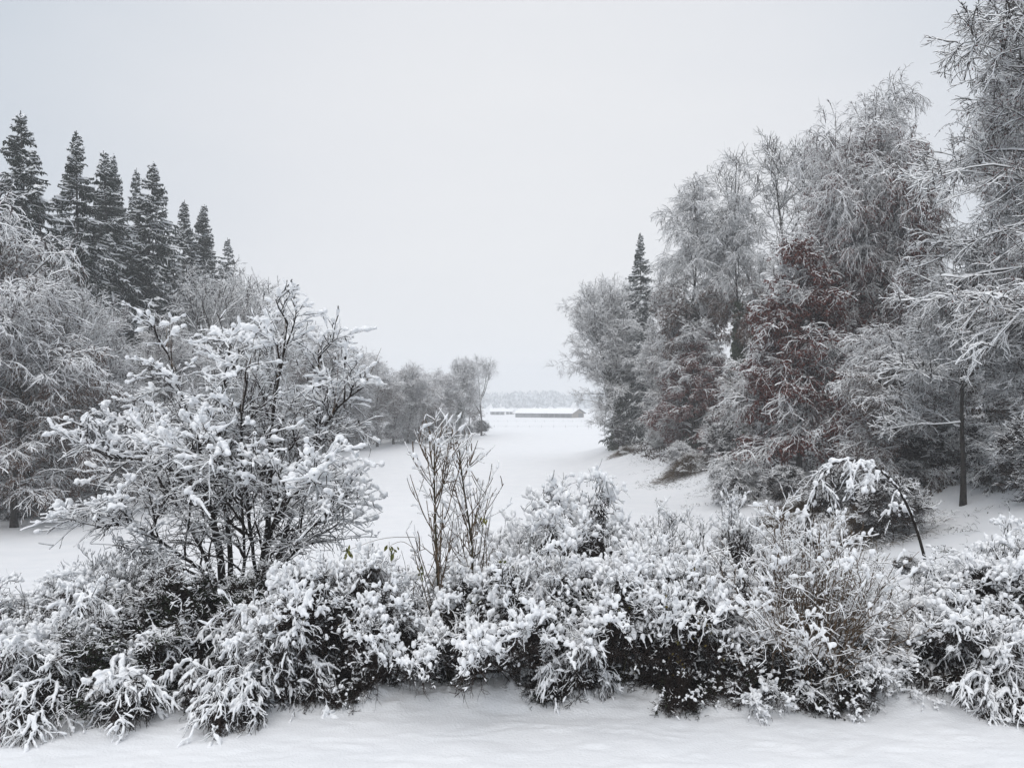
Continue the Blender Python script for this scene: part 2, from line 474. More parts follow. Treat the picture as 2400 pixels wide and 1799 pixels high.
def spruce(seed, H, Rm, t0=0.06, density=1.0):
    rng = np.random.default_rng(seed)
    tr = grow(np.zeros((1, 3)), [[0, 0, 1]], H, 16, 0.012, 0.02, rng)
    A = Acc()
    V, F = tubes(tr, rad(1, 16, H * 0.012, 0.03), 8, True, 0.04, rng); A.add(V, F)
    out = {'trunk': A.mesh('trunk', [M['bark']])}
    zs = []
    z = t0 * H
    while z < H * 0.985:
        for _ in range(int(rng.integers(5, 8))):
            zs.append(z + rng.normal(0, 0.16))
        z += (0.62 - 0.28 * z / H) / density
    zs = np.clip(np.array(zs), 0.3, H * 0.992)
    t = zs / H
    n = len(t)
    az = rng.random(n) * 6.283
    k = np.clip(t * 15, 0, 14.99); ki = k.astype(int)
    p = tr[0, ki] * (1 - (k - ki))[:, None] + tr[0, ki + 1] * (k - ki)[:, None]
    lob = 0.72 + 0.55 * vnoise(np.stack([np.cos(az) * 1.4, np.sin(az) * 1.4, zs * 0.55], 1), 1.0, seed)
    L = (1.16 * Rm * (1 - t) ** 0.95 * lob * (0.8 + 0.3 * rng.random(n)) + 0.14)
    el = -0.22 + 0.75 * sst(0.6, 1.0, t) + rng.normal(0, 0.1, n)
    d = np.stack([np.cos(az) * np.cos(el), np.sin(az) * np.cos(el), np.sin(el)], 1)
    P1 = grow(p, d, L, 7, 0.05, [-0.10, -0.12, -0.10, -0.02, 0.08, 0.14], rng)
    p, d, ix, tt = spawn(P1, np.maximum(L * 5.6, 3), 0.18, 1, R(40), R(68), 0.12, rng)
    L2 = (0.22 + 0.30 * L[ix] * (1.1 - tt)) * (0.6 + 0.6 * rng.random(len(tt)))
    P2 = grow(p, d, L2, 4, 0.06, -0.16, rng)
    A = Acc()
    V, F = tubes(P1, rad(n, 7, 0.035, 0.05), 4); A.add(V, F)
    V, F = tubes(P2, rad(len(P2), 4, 0.055, 0.022), 3); A.add(V, F)
    for src, m, l in ((P2, 3.6, 0.42), (P1, 6.0, 0.5)):
        sl_ = np.clip(np.linalg.norm(src[:, -1] - src[:, 0], axis=1) * (0.9 if src is P2 else 0.5), 0.25, 1)
        p, d, ix, tt = spawn(src, m, 0.1, 1, R(60), R(100), 1, rng)
        d = d * 0.45 + np.array([0, 0, -0.85])
        P3 = grow(p, d, l * sl_[ix] * (0.4 + 0.9 * rng.random(len(tt))), 3, 0.08, -0.1, rng)
        V, F = tubes(P3, rad(len(P3), 3, 0.045, 0.016), 3); A.add(V, F)
    out['foliage'] = A.mesh('foliage', [M['needle']])
    A = Acc()
    for P, wd in ((P1, 0.16), (P2, 0.10)):
        ns = sst(0.34, 0.70, vnoise(P, 1.0, seed + 3)) * (0.45 + 0.9 * vnoise(P, 0.25, seed + 4))
        ns = ns * (0.35 + 0.65 * exposure(P, 0.5, 5))
        rr = wd * ns + 0.004
        rr[:, -1] *= 0.45
        V, F = tubes(P + np.array([0, 0, 0.05]) + np.array([0, 0, 1.0]) * (rr * 0.45)[..., None], rr, 5)
        A.add(V, F)
    out['snow'] = A.mesh('snow', [M['snowfar']])
    out['H'] = H
    return out
ORDER = ('trunk', 'crown', 'foliage', 'leaves', 'ivy', 'snow')
def plant(name, pr, x, y, H, wide, rz, label, cat='tree', group=None, dz=0.0, skip=()):
    s = H / pr['H']
    o = thing(name, label, cat, (x, y, gz(x, y) - 0.15 + dz), rz, (s * wide, s * wide, s), group)
    for k in ORDER:
        if k in pr and k not in skip:
            obj(k, pr[k], o)
    return o
def plant_at(name, pr, px, d, top, wide, rz, label, cat='tree', group=None, skip=()):
    """px, top: column and row (2212-wide photograph) read as a bearing and a height at distance d"""
    x = (px * K9 - 512) / FPX * d
    H = CAMZ + (HZ - top * K9) / FPX * d - gz(x, d) + 0.15
    return plant(name, pr, x, d, H, wide, rz, label, cat, group, 0, skip)
P_SPR = [spruce(11, 30, 7.8, 0.06, 1.2), spruce(12, 30, 6.8, 0.06, 1.25), spruce(13, 30, 7.2, 0.04, 1.3)]
P_BEECH = decid(21, 27, 8.0, 0.10, 60, 10, 8, 6, (66, 26), (0.06, -0.26), -0.15, -0.20, -0.20, 'round', 0.4, 0.044, leaf='copper', nleaf=150000, leafzone=(0.0, 0.85), lsize=0.12, twig='twigred', l2=0.5, l3=1.5, l4=0.6, forks=2)
P_COPPER = decid(22, 17, 5.2, 0.05, 60, 9, 7, 5, (86, 40), (0.05, -0.22), -0.10, -0.18, -0.2, 'cone', 0.4, 0.045, leaf='copper', nleaf=120000, leafzone=(0.0, 0.95), lsize=0.13, twig='twigred', l3=1.0, l4=0.45, expo=0.25)
P_IVY = decid(23, 30, 6.2, 0.42, 44, 10, 8, 6, (58, 20), (0.06, -0.28), -0.15, -0.20, -0.2, 'oval', 0.4, 0.044, ivy=0.62, leaf='brownleaf', nleaf=60000, leafzone=(0.0, 0.6), lsize=0.12, bark='bark', l2=0.5, l3=1.5, l4=0.6)
P_BARE = decid(24, 30, 6.0, 0.52, 22, 7, 5, 3, (52, 22), (0.05, 0.02), 0.0, -0.02, -0.02, 'vase', 0.9, 0.032, forks=3, wand=0.16, bark='barkgrey')
P_ROUND = decid(25, 24, 8.0, 0.06, 60, 8, 7, 5, (84, 22), (0.06, -0.04), 0.0, -0.05, -0.05, 'round', 0.7, 0.044, forks=3, ivy=0.36, bark='bark')
P_ALDER = [decid(26, 18, 4.6, 0.10, 44, 8, 6, 4, (78, 25), (0.04, -0.08), -0.03, -0.08, -0.1, 'round', 0.6, 0.042, twig='twigred', leaf='brownleaf', nleaf=30000, leafzone=(0, .7), l3=1.0, l4=0.5),
           decid(27, 18, 5.2, 0.06, 46, 8, 6, 4, (82, 22), (0.05, -0.04), -0.02, -0.05, -0.07, 'oval', 0.7, 0.042, twig='twigred', forks=2, l3=1.0, l4=0.5)]
P_SPREAD = decid(28, 20, 8.6, 0.22, 34, 7, 5, 3, (70, 15), (0.03, -0.01), 0.01, 0.0, -0.02, 'round', 0.8, 0.050, limb=1.6, fine=2, forks=4, bark='barkgrey', wand=0.14, l3=1.1, l4=0.5)
P_DROOP = decid(29, 17, 5.6, 0.12, 46, 9, 6, 5, (70, 28), (0.05, -0.24), -0.14, -0.22, -0.25, 'round', 0.5, 0.055, forks=1, twig='twigred', expo=0.22, l3=0.9, l4=0.45, leaf='brownleaf', nleaf=45000, leafzone=(0.0, 0.8), lsize=0.10)
P_NEAR = decid(30, 27, 8.5, 0.27, 60, 9, 8, 5, (84, 30), (0.05, -0.12), -0.04, -0.09, -0.11, 'round', 0.45, 0.060, forks=2, l3=1.0, l4=0.45, leaf='copper', nleaf=9000, leafzone=(0.3, 0.75), fine=3, limb=0.8)
P_SLIM = decid(31, 17, 4.0, 0.27, 38, 8, 7, 5, (78, 35), (0.03, -0.06), -0.04, -0.06, -0.08, 'cone', 0.35, 0.058, l3=0.8, l4=0.38, r0=0.17, lean=0.10, fine=3, limb=0.8)

P_BUSHD = decid(41, 3.2, 2.0, 0.03, 24, 8, 6, 4, (78, 25), (0.03, -0.25), -0.12, -0.2, -0.2, 'round', 0.5, 0.036, l3=0.45, l4=0.24, forks=6, r0=0.05, wand=0.15, leaf='brownleaf', nleaf=4000, lsize=0.05, tw=1.2)
P_BUSHU = decid(42, 3.0, 1.5, 0.02, 24, 8, 6, 4, (55, 15), (0.04, -0.03), 0.0, -0.02, -0.02, 'oval', 0.8, 0.024, l3=0.4, l4=0.22, forks=8, r0=0.04, wand=0.15, leaf='brownleaf', nleaf=5000, lsize=0.05, tw=1.5)
# left wood: spruces
GS = 'spruces along the left wood'
for i, (px, d, top, wd, rz, lb) in enumerate([
    (62, 69, 232, 1.0, 0.3, 'tallest dark spruce with snowy boughs at the far left of the wood'),
    (177, 75, 280, 0.95, 1.4, 'narrow dark spruce, second tallest, right of the tallest one'),
    (245, 80, 316, 0.95, 2.6, 'dark spruce third in the row, between two close neighbours'),
    (305, 85, 348, 1.05, 3.9, 'dark spruce with long sweeping right side, fourth in the row'),
    (388, 100, 430, 0.9, 5.0, 'left one of two spruces grown close together, snow-flecked'),
    (412, 102, 434, 0.95, 0.9, 'right one of two spruces grown close together, snow-flecked'),
    (460, 126, 522, 0.8, 2.2, 'small far spruce tip peeking above the spreading bare tree'),
    (495, 124, 514, 0.9, 3.1, 'rightmost small spruce of the left wood, above the bare crowns'),
    (-20, 66, 290, 1.0, 4.4, 'spruce cut off by the left edge of the view'),
    (228, 92, 330, 0.7, 4.0, 'thin spruce top just left of the third spruce'),
    (286, 98, 360, 0.7, 5.5, 'thin spruce top just left of the fourth spruce')]):
    plant_at('spruce_tree', P_SPR[i % 3], px, d, top, wd, rz, lb, 'tree', GS)
# left wood: broadleaved front row
for (nm, pr, px, d, top, wd, rz, lb) in [
    ('drooping_tree', P_DROOP, -25, 54, 420, 0.78, 0.4, 'drooping snow-laden tree cut off by the left edge in front of the spruces'),
    ('drooping_tree', P_DROOP, 30, 50, 600, 1.05, 2.2, 'pale drooping snowy tree low at the left edge'),
    ('bare_tree', P_SPREAD, 120, 55, 570, 0.6, 1.1, 'snowy bare tree under the second spruce'),
    ('bare_tree', P_ALDER[1], 205, 60, 650, 0.95, 3.4, 'snowy bare tree under the third spruce'),
    ('bare_tree', P_ALDER[0], 60, 58, 690, 1.1, 5.2, 'dense twiggy tree low in front of the tallest spruce'),
    ('spreading_tree', P_SPREAD, 465, 88, 565, 0.92, 0.2, 'broad bare tree with white spreading limbs under the small spruces'),
    ('bare_tree', P_SPREAD, 560, 105, 650, 0.9, 2.4, 'bare rounded tree right of the broad white-limbed tree'),
    ('bare_tree', P_ALDER[1], 350, 76, 690, 1.1, 0.7, 'snowy twiggy tree below the fourth spruce'),
    ('bare_tree', P_ALDER[0], 640, 122, 680, 1.1, 1.9, 'hazy bare tree behind the right top of the snowy multi-stemmed tree'),
    ('bare_tree', P_ALDER[1], 700, 132, 710, 1.15, 4.1, 'hazy bare tree at the right shoulder of the multi-stemmed tree'),
    ('bare_tree', P_ALDER[0], 785, 148, 756, 1.2, 0.1, 'hazy reddish tree first right of the snowy multi-stemmed tree'),
    ('bare_tree', P_DROOP, 745, 142, 790, 1.2, 3.0, 'low hazy tree tucked behind the tip of a snowy bough'),
    ('bare_tree', P_ALDER[1], 850, 162, 790, 1.2, 2.0, 'hazy reddish tree second from left in the far row'),
    ('bare_tree', P_DROOP, 905, 170, 798, 1.15, 5.1, 'hazy drooping tree in the middle of the far row'),
    ('bare_tree', P_ALDER[0], 945, 182, 806, 1.1, 3.6, 'hazy low tree left of the two ivy-clad ones in the far row'),
    ('ivy_clad_tree', P_ROUND, 990, 192, 772, 0.85, 4.6, 'rounded hazy tree with ivy on its trunk in the far row'),
    ('ivy_clad_tree', P_BARE, 1040, 202, 765, 0.95, 2.9, 'tall open bare tree at the right end of the far row'),
    ('bare_tree', P_ALDER[1], 740, 140, 735, 1.2, 5.0, 'hazy tree half hidden by the right boughs of the multi-stemmed tree'),
    ('bare_tree', P_ALDER[0], 815, 154, 775, 1.2, 2.7, 'hazy tree between the first and second of the far row'),
    ('bare_tree', P_ALDER[1], 880, 166, 785, 1.2, 0.9, 'hazy tree left of the drooping one in the far row'),
    ('bare_tree', P_ALDER[0], 925, 176, 800, 1.2, 1.4, 'hazy tree right of the drooping one in the far row'),
    ('bare_tree', P_ALDER[1], 965, 186, 795, 1.1, 4.4, 'hazy tree touching the left side of the rounded ivy-clad one'),
    ('small_tree', P_SPREAD, 105, 56, 850, 0.85, 4.0, 'small snowy tree with forked stems at the left wood edge'),
    ('small_tree', P_DROOP, 250, 58, 830, 1.2, 1.0, 'dark twiggy small tree behind the left bough of the multi-stemmed tree'),
    ('small_tree', P_ALDER[1], 400, 80, 800, 1.3, 3.0, 'twiggy small tree seen through the middle of the multi-stemmed tree'),
    ('small_tree', P_ALDER[0], 520, 98, 800, 1.3, 4.0, 'twiggy small tree between the two crowns of the multi-stemmed tree')]:
    o = plant_at(nm, pr, px, d, top, wd, rz, lb, 'tree', 'bare trees of the left wood', skip=('ivy',) if nm == 'small_tree' else ())
o_ivy = o
# trees deeper in the wood on both sides that close the gaps
for k in range(26):
    rg = np.random.default_rng(900 + k)
    y = 44 + k * 4.1
    x = -47 - 5 * (k % 3) - rg.random() * 4 - (4 if y > 110 else 0)
    pr = [P_ALDER[0], P_SPR[k % 3], P_ALDER[1]][k % 3]
    plant('spruce_tree' if k % 3 == 1 else 'bare_tree', pr, x, y, (14 if k % 3 != 1 else 21) * (1 - 0.1 * rg.random()) * (0.8 if y > 95 else 1), 1.2, k * 1.3,
          'dim spruce deep in the left wood behind the front trees' if k % 3 == 1 else 'dim bare tree deep in the left wood behind the front trees', 'tree', 'dim spruces deep in the left wood' if k % 3 == 1 else 'dim bare trees deep in the left wood')
for k in range(9):
    y = 150 + k * 9
    plant('bare_tree', P_ALDER[k % 2], -38 + (y - 150) * 0.36 - 4 * (k % 2), y + 4, 13, 1.3, k * 2.1, 'dim hazy tree behind the far row at the left field edge', 'tree', 'dim trees behind the far row')
# right wood
for (nm, pr, px, d, top, wd, rz, lb, sk) in [
    ('rounded_tree', P_ROUND, 1335, 116, 598, 0.92, 1.0, 'rounded bare tree leaning over the field at the left end of the right wood', ()),
    ('spruce_tree', P_SPR[1], 1388, 116, 500, 0.85, 0.5, 'single dark spruce between the rounded tree and the ivy-clad trees', ()),
    ('ivy_clad_tree', P_IVY, 1500, 92, 398, 0.9, 0.4, 'tall drooping tree with ivy up its trunk, first of the two ivy-clad', ()),
    ('ivy_clad_tree', P_IVY, 1592, 86, 402, 0.75, 3.5, 'tall drooping tree with a thick straight ivy column, second of the two', ()),
    ('bare_tree', P_BARE, 1712, 84, 278, 1.15, 2.2, 'tall open bare tree standing out against the sky between the crowns', ()),
    ('copper_beech', P_COPPER, 1725, 58, 505, 0.95, 1.2, 'copper beech with dark red leaves under arching snowy boughs', ()),
    ('beech_tree', P_BEECH, 1930, 58, 190, 0.66, 0.8, 'large beech with brownish leaves and a domed snowy crown', ()),
    ('beech_tree', P_BEECH, 1800, 66, 520, 0.9, 3.8, 'lower beech bough mass between the copper beech and the large beech', ()),
    ('snowy_tree', P_NEAR, 2335, 35, -420, 0.82, 0.5, 'towering snow-covered tree filling the right edge', ()),
    ('slim_tree', P_SLIM, 2080, 40, 470, 1.0, 2.0, 'slim dark-stemmed tree with flat snowy sprays in front of the wood', ()),
    ('bare_tree', P_NEAR, 2290, 52, 130, 0.75, 3.0, 'tall twiggy tree behind the towering one at the right edge', ()),
    ('small_tree', P_DROOP, 1480, 98, 700, 1.1, 1.0, 'reddish drooping young tree at the foot of the first ivy-clad tree', ()),
    ('small_tree', P_COPPER, 1495, 88, 690, 1.1, 4.0, 'small copper-leaved beech under the first ivy-clad tree', ()),
    ('small_tree', P_DROOP, 1640, 64, 740, 1.0, 2.5, 'white drooping young tree left of the copper beech', ()),
    ('small_tree', P_DROOP, 1930, 46, 700, 1.1, 5.5, 'drooping snowy young tree in front of the large beech', ()),
    ('small_tree', P_SLIM, 2000, 46, 760, 1.2, 0.5, 'low snowy young tree left of the slim dark stem', ()),
    ('small_tree', P_SLIM, 2240, 38, 640, 1.2, 3.5, 'low snowy young tree at the right edge behind the slim stem', ()),
    ('small_tree', P_DROOP, 2130, 50, 600, 1.0, 1.3, 'dim drooping young tree just right of the slim dark stem', ()),
    ('small_tree', P_ALDER[0], 2215, 46, 640, 1.0, 4.3, 'dim twiggy young tree near the right edge behind the towering one', ()),
    ('small_tree', P_ALDER[1], 2040, 54, 640, 1.0, 2.9, 'dim twiggy young tree just left of the slim dark stem', ()),
    ('small_tree', P_ALDER[1], 1420, 108, 690, 0.8, 0.0, 'grey twiggy tree in front of the single spruce', ())]:
    plant_at(nm, pr, px, d, top, wd, rz, lb, 'tree', 'trees of the right wood', skip=sk)
for k in range(20):
    rg = np.random.default_rng(700 + k)
    y = 44 + k * 4.2
    x = 12 + y * 0.62 * (0.55 if y > 80 else 0.75) + 4 * (k % 3)
    x = max(x, 34 - (y - 44) * 0.03 + 3 * (k % 3))
    plant('bare_tree', [P_ALDER[0], P_BEECH, P_ALDER[1]][k % 3], x, y, 13 if k % 3 != 1 else 15, 1.15, k * 1.7, 'dim bare tree deep in the right wood behind the front trees', 'tree', 'dim trees deep in the right wood')

# ------------------------------------------------------------------ shrubs
def clumps(P, Rr, per_m, base, hl, rng, seed, vert, gap, lump, S_=6, K2=6):
    """separate rounded lumps of snow sitting on polylines; returns points (M,K2,3), radii (M,K2)"""
    N, K, _ = P.shape
    L = np.linalg.norm(np.diff(P, axis=1), axis=2).sum(1)
    n = np.floor(L * per_m + rng.random(N)).astype(int)
    idx = np.repeat(np.arange(N), n)
    M_ = len(idx)
    tcn = rng.random(M_)
    def ev(t):
        f = np.clip(t, 0, 1) * (K - 1)
        k = np.minimum(f.astype(int), K - 2)
        u = f - k
        i = idx[:, None] if t.ndim == 2 else idx
        return P[i, k] * (1 - u)[..., None] + P[i, k + 1] * u[..., None], P[i, k + 1] - P[i, k], Rr[i, k]
    c, tg, r = ev(tcn)
    tg = norm(tg)
    hz = np.sqrt(np.clip(1 - tg[:, 2] ** 2, 0, 1))
    n1 = vnoise(c, lump, seed)
    s_ = base * (vert + (1 - vert) * hz) * (0.40 + 1.2 * n1) * (0.45 + 0.8 * rng.random(M_) ** 1.4) * np.where(hz < 0.5, 0.75, 1.0) * sst(gap - 0.08, gap + 0.10, 0.65 * n1 + 0.35 * vnoise(c, 0.13, seed + 3))
    half = np.maximum((hl[0] + (hl[1] - hl[0]) * rng.random(M_)), s_ * 0.9)
    u = np.sin(np.linspace(-math.pi / 2, math.pi / 2, K2))
    t = tcn[:, None] + u[None] * (half / L[idx])[:, None]
    Q, _, _ = ev(t)
    Q = Q + tg[:, None] * ((t - np.clip(t, 0, 1)) * L[idx][:, None])[..., None]
    pr = np.sqrt(np.clip(1 - u ** 2, 0, 1)) ** 0.8
    rr = s_[:, None] * np.maximum(pr, 0.06)[None] * (0.72 + 0.56 * vnoise(Q, 0.055, seed + 2))
    Q = Q + np.array([0, 0, 1.0]) * (r * 0.4 + s_ * (0.25 + 0.4 * hz))[:, None, None] + (rng.normal(0, 0.35, (M_, 1, 3)) * s_[:, None, None])
    return Q, rr, c
def merge_snow(me, voxel):
    """lets touching lumps flow into one another (voxel remesh, then a little smoothing)"""
    o = bpy.data.objects.new('snow_lumps', me)
    C.objects.link(o)
    m = o.modifiers.new('remesh', 'REMESH'); m.mode = 'VOXEL'; m.voxel_size = voxel
    m = o.modifiers.new('smooth', 'SMOOTH'); m.iterations = 2; m.factor = 0.5
    out = bpy.data.meshes.new_from_object(o.evaluated_get(bpy.context.evaluated_depsgraph_get()))
    bpy.data.objects.remove(o)
    bpy.data.meshes.remove(me)
    out.name = 'snow'
    if not out.materials:
        out.materials.append(M['snow'])
    return out
def shrub_mesh(levels, snow_base, seed, bark, twig, expk=8, lo=0.10, vert=0.35, gap=0.3, cell=0.14, lump=0.28, S_=6, per_m=(20, 18, 16, 13), hl=(0.0, 0.075), smin=0.011, voxel=0.0125, dust=0.013, zf=(-1.0, -0.5)):
    """levels: list of (P, R, sides). Stems = level 0, twigs = the rest, snow on all"""
    rng = np.random.default_rng(seed + 77)
    out = {}
    A = Acc()
    V, F = tubes(levels[0][0], levels[0][1], levels[0][2], True); A.add(V, F)
    out['stems'] = A.mesh('stems', [M[bark]])
    A = Acc()
    tw = levels[1:]
    cc = np.concatenate([P.reshape(-1, 3) for P, _, _ in tw])
    ex = exposure(cc, cell, expk * 2.5); j = 0
    for P, Rr, s_ in tw:
        m = P.shape[0] * P.shape[1]
        e_ = ex[j:j + m].reshape(P.shape[:2]); j += m
        s = dust * (0.25 + 0.75 * e_) * (0.2 + 1.5 * vnoise(P, 0.22, seed + 8)) * (0.6 + 0.8 * vnoise(P, 0.05, seed + 9)) * (0.15 + 0.85 * sst(zf[0], zf[1], P[..., 2]))
        V, F, mi = snowed(P, Rr, s); A.add(V, F, mi)
    out['twigs'] = A.mesh('twigs', [M[twig], M['snow']])
    QS = []
    for i, (P, Rr, s_) in enumerate(levels):
        if per_m[i]:
            QS.append(clumps(P, Rr, per_m[i], snow_base * (1.1, 1.15, 1.0, 0.85)[i], hl, rng, seed, vert, gap, lump))
    Q = np.concatenate([q[0] for q in QS]); rr = np.concatenate([q[1] for q in QS]); c = np.concatenate([q[2] for q in QS])
    ex = exposure(c, cell, expk)
    rr = rr * ((lo + (1 - lo) * ex) * (0.85 + 0.4 * ex) * (0.12 + 0.88 * sst(zf[0], zf[1], c[:, 2])))[:, None]
    keep = rr.max(1) > smin
    V, F = tubes(Q[keep], rr[keep], S_, False, 0.05, rng)
    out['snow'] = merge_snow(build_mesh('snow_lumps', V, F, [M['snow']]), voxel)
    return out
def fan_levels(seed, n0, spread, lean, Ls, g0, n1, n2, n3, r0=0.010, gT=-0.05, l1=0.5, l2=0.32, l3=0.18, K0=12, wand=0.12, flat=0.6, depth=0.6, t1=0.25, leanx=0.0, up=0.1):
    rng = np.random.default_rng(seed)
    az = rng.random(n0) * 6.283
    rr = np.sqrt(rng.random(n0))
    p0 = np.stack([np.cos(az) * rr * spread, np.sin(az) * rr * spread * depth, np.full(n0, -0.08)], 1)
    ln = lean[0] + (lean[1] - lean[0]) * rng.random(n0)
    a2 = az + rng.normal(0, 0.5, n0)
    d = np.stack([np.sin(ln) * np.cos(a2) + leanx, np.sin(ln) * np.sin(a2) * depth, np.cos(ln)], 1)
    L = Ls[0] + (Ls[1] - Ls[0]) * rng.random(n0)
    P0 = grow(p0, d, L, K0, wand, [g0[0] + (g0[1] - g0[0]) * k / (K0 - 2) for k in range(K0 - 1)], rng)
    return branch(P0, rad(n0, K0, r0, r0 * 0.3), L, n1, n2, n3, gT, l1, l2, l3, wand, flat, t1, rng, r0, up)
def branch(P0, R0, L0, n1, n2, n3, gT, l1, l2, l3, wand, flat, t1, rng, r0, up=0.1, s0=5):
    lv = [(P0, R0, s0)]
    p, d, ix, t = spawn(P0, n1, t1, 1, R(25), R(65), flat, rng, up)
    L1 = l1 * (0.45 + 0.9 * rng.random(len(t))) * (1.15 - 0.5 * t)
    P1 = grow(p, d, L1, 7, wand, gT, rng)
    lv.append((P1, rad(len(P1), 7, min(r0 * 0.55, 0.012), 0.004), 4))
    p, d, ix, t = spawn(P1, n2, 0.12, 1, R(30), R(70), flat, rng, up)
    L2 = l2 * (0.45 + 0.9 * rng.random(len(t)))
    P2 = grow(p, d, L2, 5, 0.2, gT, rng)
    lv.append((P2, rad(len(P2), 5, 0.0048, 0.003), 3))
    if n3:
        p, d, ix, t = spawn(P2, n3, 0.15, 1, R(30), R(70), flat, rng, up)
        P3 = grow(p, d, l3 * (0.5 + 0.8 * rng.random(len(t))), 4, 0.28, gT, rng)
        lv.append((P3, rad(len(P3), 4, 0.0036, 0.0024), 3))
    return lv
def add_leaves(pr, lv, n, mat, size, seed, zlo=0.0, zhi=9.0, hang=0.6, li=(1, 2)):
    rng = np.random.default_rng(seed)
    src = np.concatenate([lv[i][0][:, 1:].reshape(-1, 3) for i in li if i < len(lv)])
    pw = sst(zlo - 0.1, zlo + 0.1, src[:, 2]) * sst(zhi + 0.2, zhi - 0.2, src[:, 2]) * sst(0.45, 0.7, vnoise(src, 0.35, seed)) + 1e-6
    q = rng.choice(len(src), n, p=pw / pw.sum())
    V, F = leaf_quads(src[q] + rng.normal(0, 0.015, (n, 3)), size, rng, hang, 0.6)
    A = Acc(); A.add(V, F)
    pr['leaves'] = A.mesh('leaves', [M[mat]])
    return pr
SH = ('stems', 'twigs', 'leaves', 'snow')
def put(name, pr, x, y, label, cat='shrub', rz=0.0, sc_=(1, 1, 1), group=None, dz=0.0):
    if y < 15.5:
        y += (0.15 if x < -3.2 else -0.14); sc_ = (sc_[0] * 0.95, sc_[1] * 0.85, sc_[2] * (1.16 if x > -3.2 else 0.98))
    o = thing(name, label, cat, (x, y, gz(x, y) + dz), rz, sc_, group)
    for k in SH:
        if k in pr:
            obj(k, pr[k], o)
    return o
def putp(name, pr, px, d, label, cat='shrub', rz=0.0, sc_=(1, 1, 1), group=None, dz=0.0):
    return put(name, pr, (px * K9 - 512) / FPX * d, d, label, cat, rz, sc_, group, dz)
# prototypes (about 2 m tall)
lv = fan_levels(101, 46, 0.30, (0.15, 0.85), (1.5, 2.6), (0.02, -0.22), 9, 6, 4, gT=-0.10, t1=0.35); B_ARCH = shrub_mesh(lv, 0.042, 101, 'greenbark', 'twig')
lv = fan_levels(102, 50, 0.40, (0.05, 0.6), (1.5, 2.2), (0.02, -0.12), 9, 7, 4, gT=-0.05, t1=0.55); B_MOUND = shrub_mesh(lv, 0.045, 102, 'greenbark', 'twig', lump=0.34, zf=(0.6, 1.15)); B_MOUND = add_leaves(B_MOUND, lv, 160, 'ochre', 0.05, 5)
lv = fan_levels(103, 46, 0.40, (0.05, 0.6), (1.5, 2.2), (0.02, -0.12), 9, 7, 4, gT=-0.05, t1=0.55); B_MOUND2 = shrub_mesh(lv, 0.045, 103, 'bark', 'twig', lump=0.34, zf=(0.6, 1.15))
lv = fan_levels(104, 46, 0.40, (0.05, 0.6), (1.5, 2.2), (0.03, -0.12), 9, 6, 4, gT=-0.06, t1=0.5); B_OCHRE = add_leaves(shrub_mesh(lv, 0.045, 104, 'bark', 'twig', lump=0.32, zf=(0.6, 1.15)), lv, 900, 'ochre', 0.055, 6, 0.3, 2.2)
lv = fan_levels(105, 120, 0.40, (0.05, 0.95), (1.9, 3.0), (0.01, -0.05), 5, 2.5, 1, r0=0.015, gT=-0.01, l1=0.6, wand=0.06, depth=0.8, t1=0.3); B_FAN = shrub_mesh(lv, 0.030, 105, 'cane', 'cane', expk=10, gap=0.46, vert=0.1, dust=0.012)
lv = fan_levels(106, 34, 0.28, (0.4, 1.0), (1.6, 2.5), (0.02, -0.36), 10, 6, 3, gT=-0.28, l1=0.55, flat=0.6, wand=0.15); B_TAIL = shrub_mesh(lv, 0.026, 106, 'bark', 'twig', vert=0.75, gap=0.28, lo=0.3, hl=(0.02, 0.12))
lv = fan_levels(107, 40, 0.5, (0.02, 0.45), (1.5, 2.4), (0.02, 0.02), 8, 5, 3, gT=0.03, l1=0.45, up=0.4); B_UP = shrub_mesh(lv, 0.034, 107, 'twig', 'twig', gap=0.40, vert=0.2)
lv = fan_levels(108, 70, 0.7, (0.1, 1.2), (0.7, 1.3), (0.0, -0.2), 10, 6, 3, gT=-0.08, l1=0.35, l2=0.22, l3=0.12); B_LOW = add_leaves(shrub_mesh(lv, 0.026, 108, 'bark', 'twig', gap=0.46, expk=4, dust=0.006), lv, 2600, 'evergreen', 0.05, 8, 0.0, 0.8)
lv = fan_levels(109, 110, 0.6, (0.05, 1.0), (1.2, 2.6), (0.0, -0.06), 14, 8, 3, gT=-0.03, l1=0.5, l2=0.25, l3=0.12); B_YEW = add_leaves(shrub_mesh(lv, 0.020, 109, 'bark', 'twig', gap=0.46, expk=4, per_m=(6, 6, 5, 0)), lv, 30000, 'evergreen', 0.05, 9, 0.0, 2.2)
lv = fan_levels(110, 120, 0.9, (0.0, 0.9), (0.8, 1.7), (0.0, -0.05), 6, 4, 0, gT=-0.04, l1=0.4, r0=0.006); B_THICKET = shrub_mesh(lv, 0.024, 110, 'bark', 'twig', gap=0.44, expk=4, dust=0.006)
H1 = 'snowy shrubs of the foreground hedge'
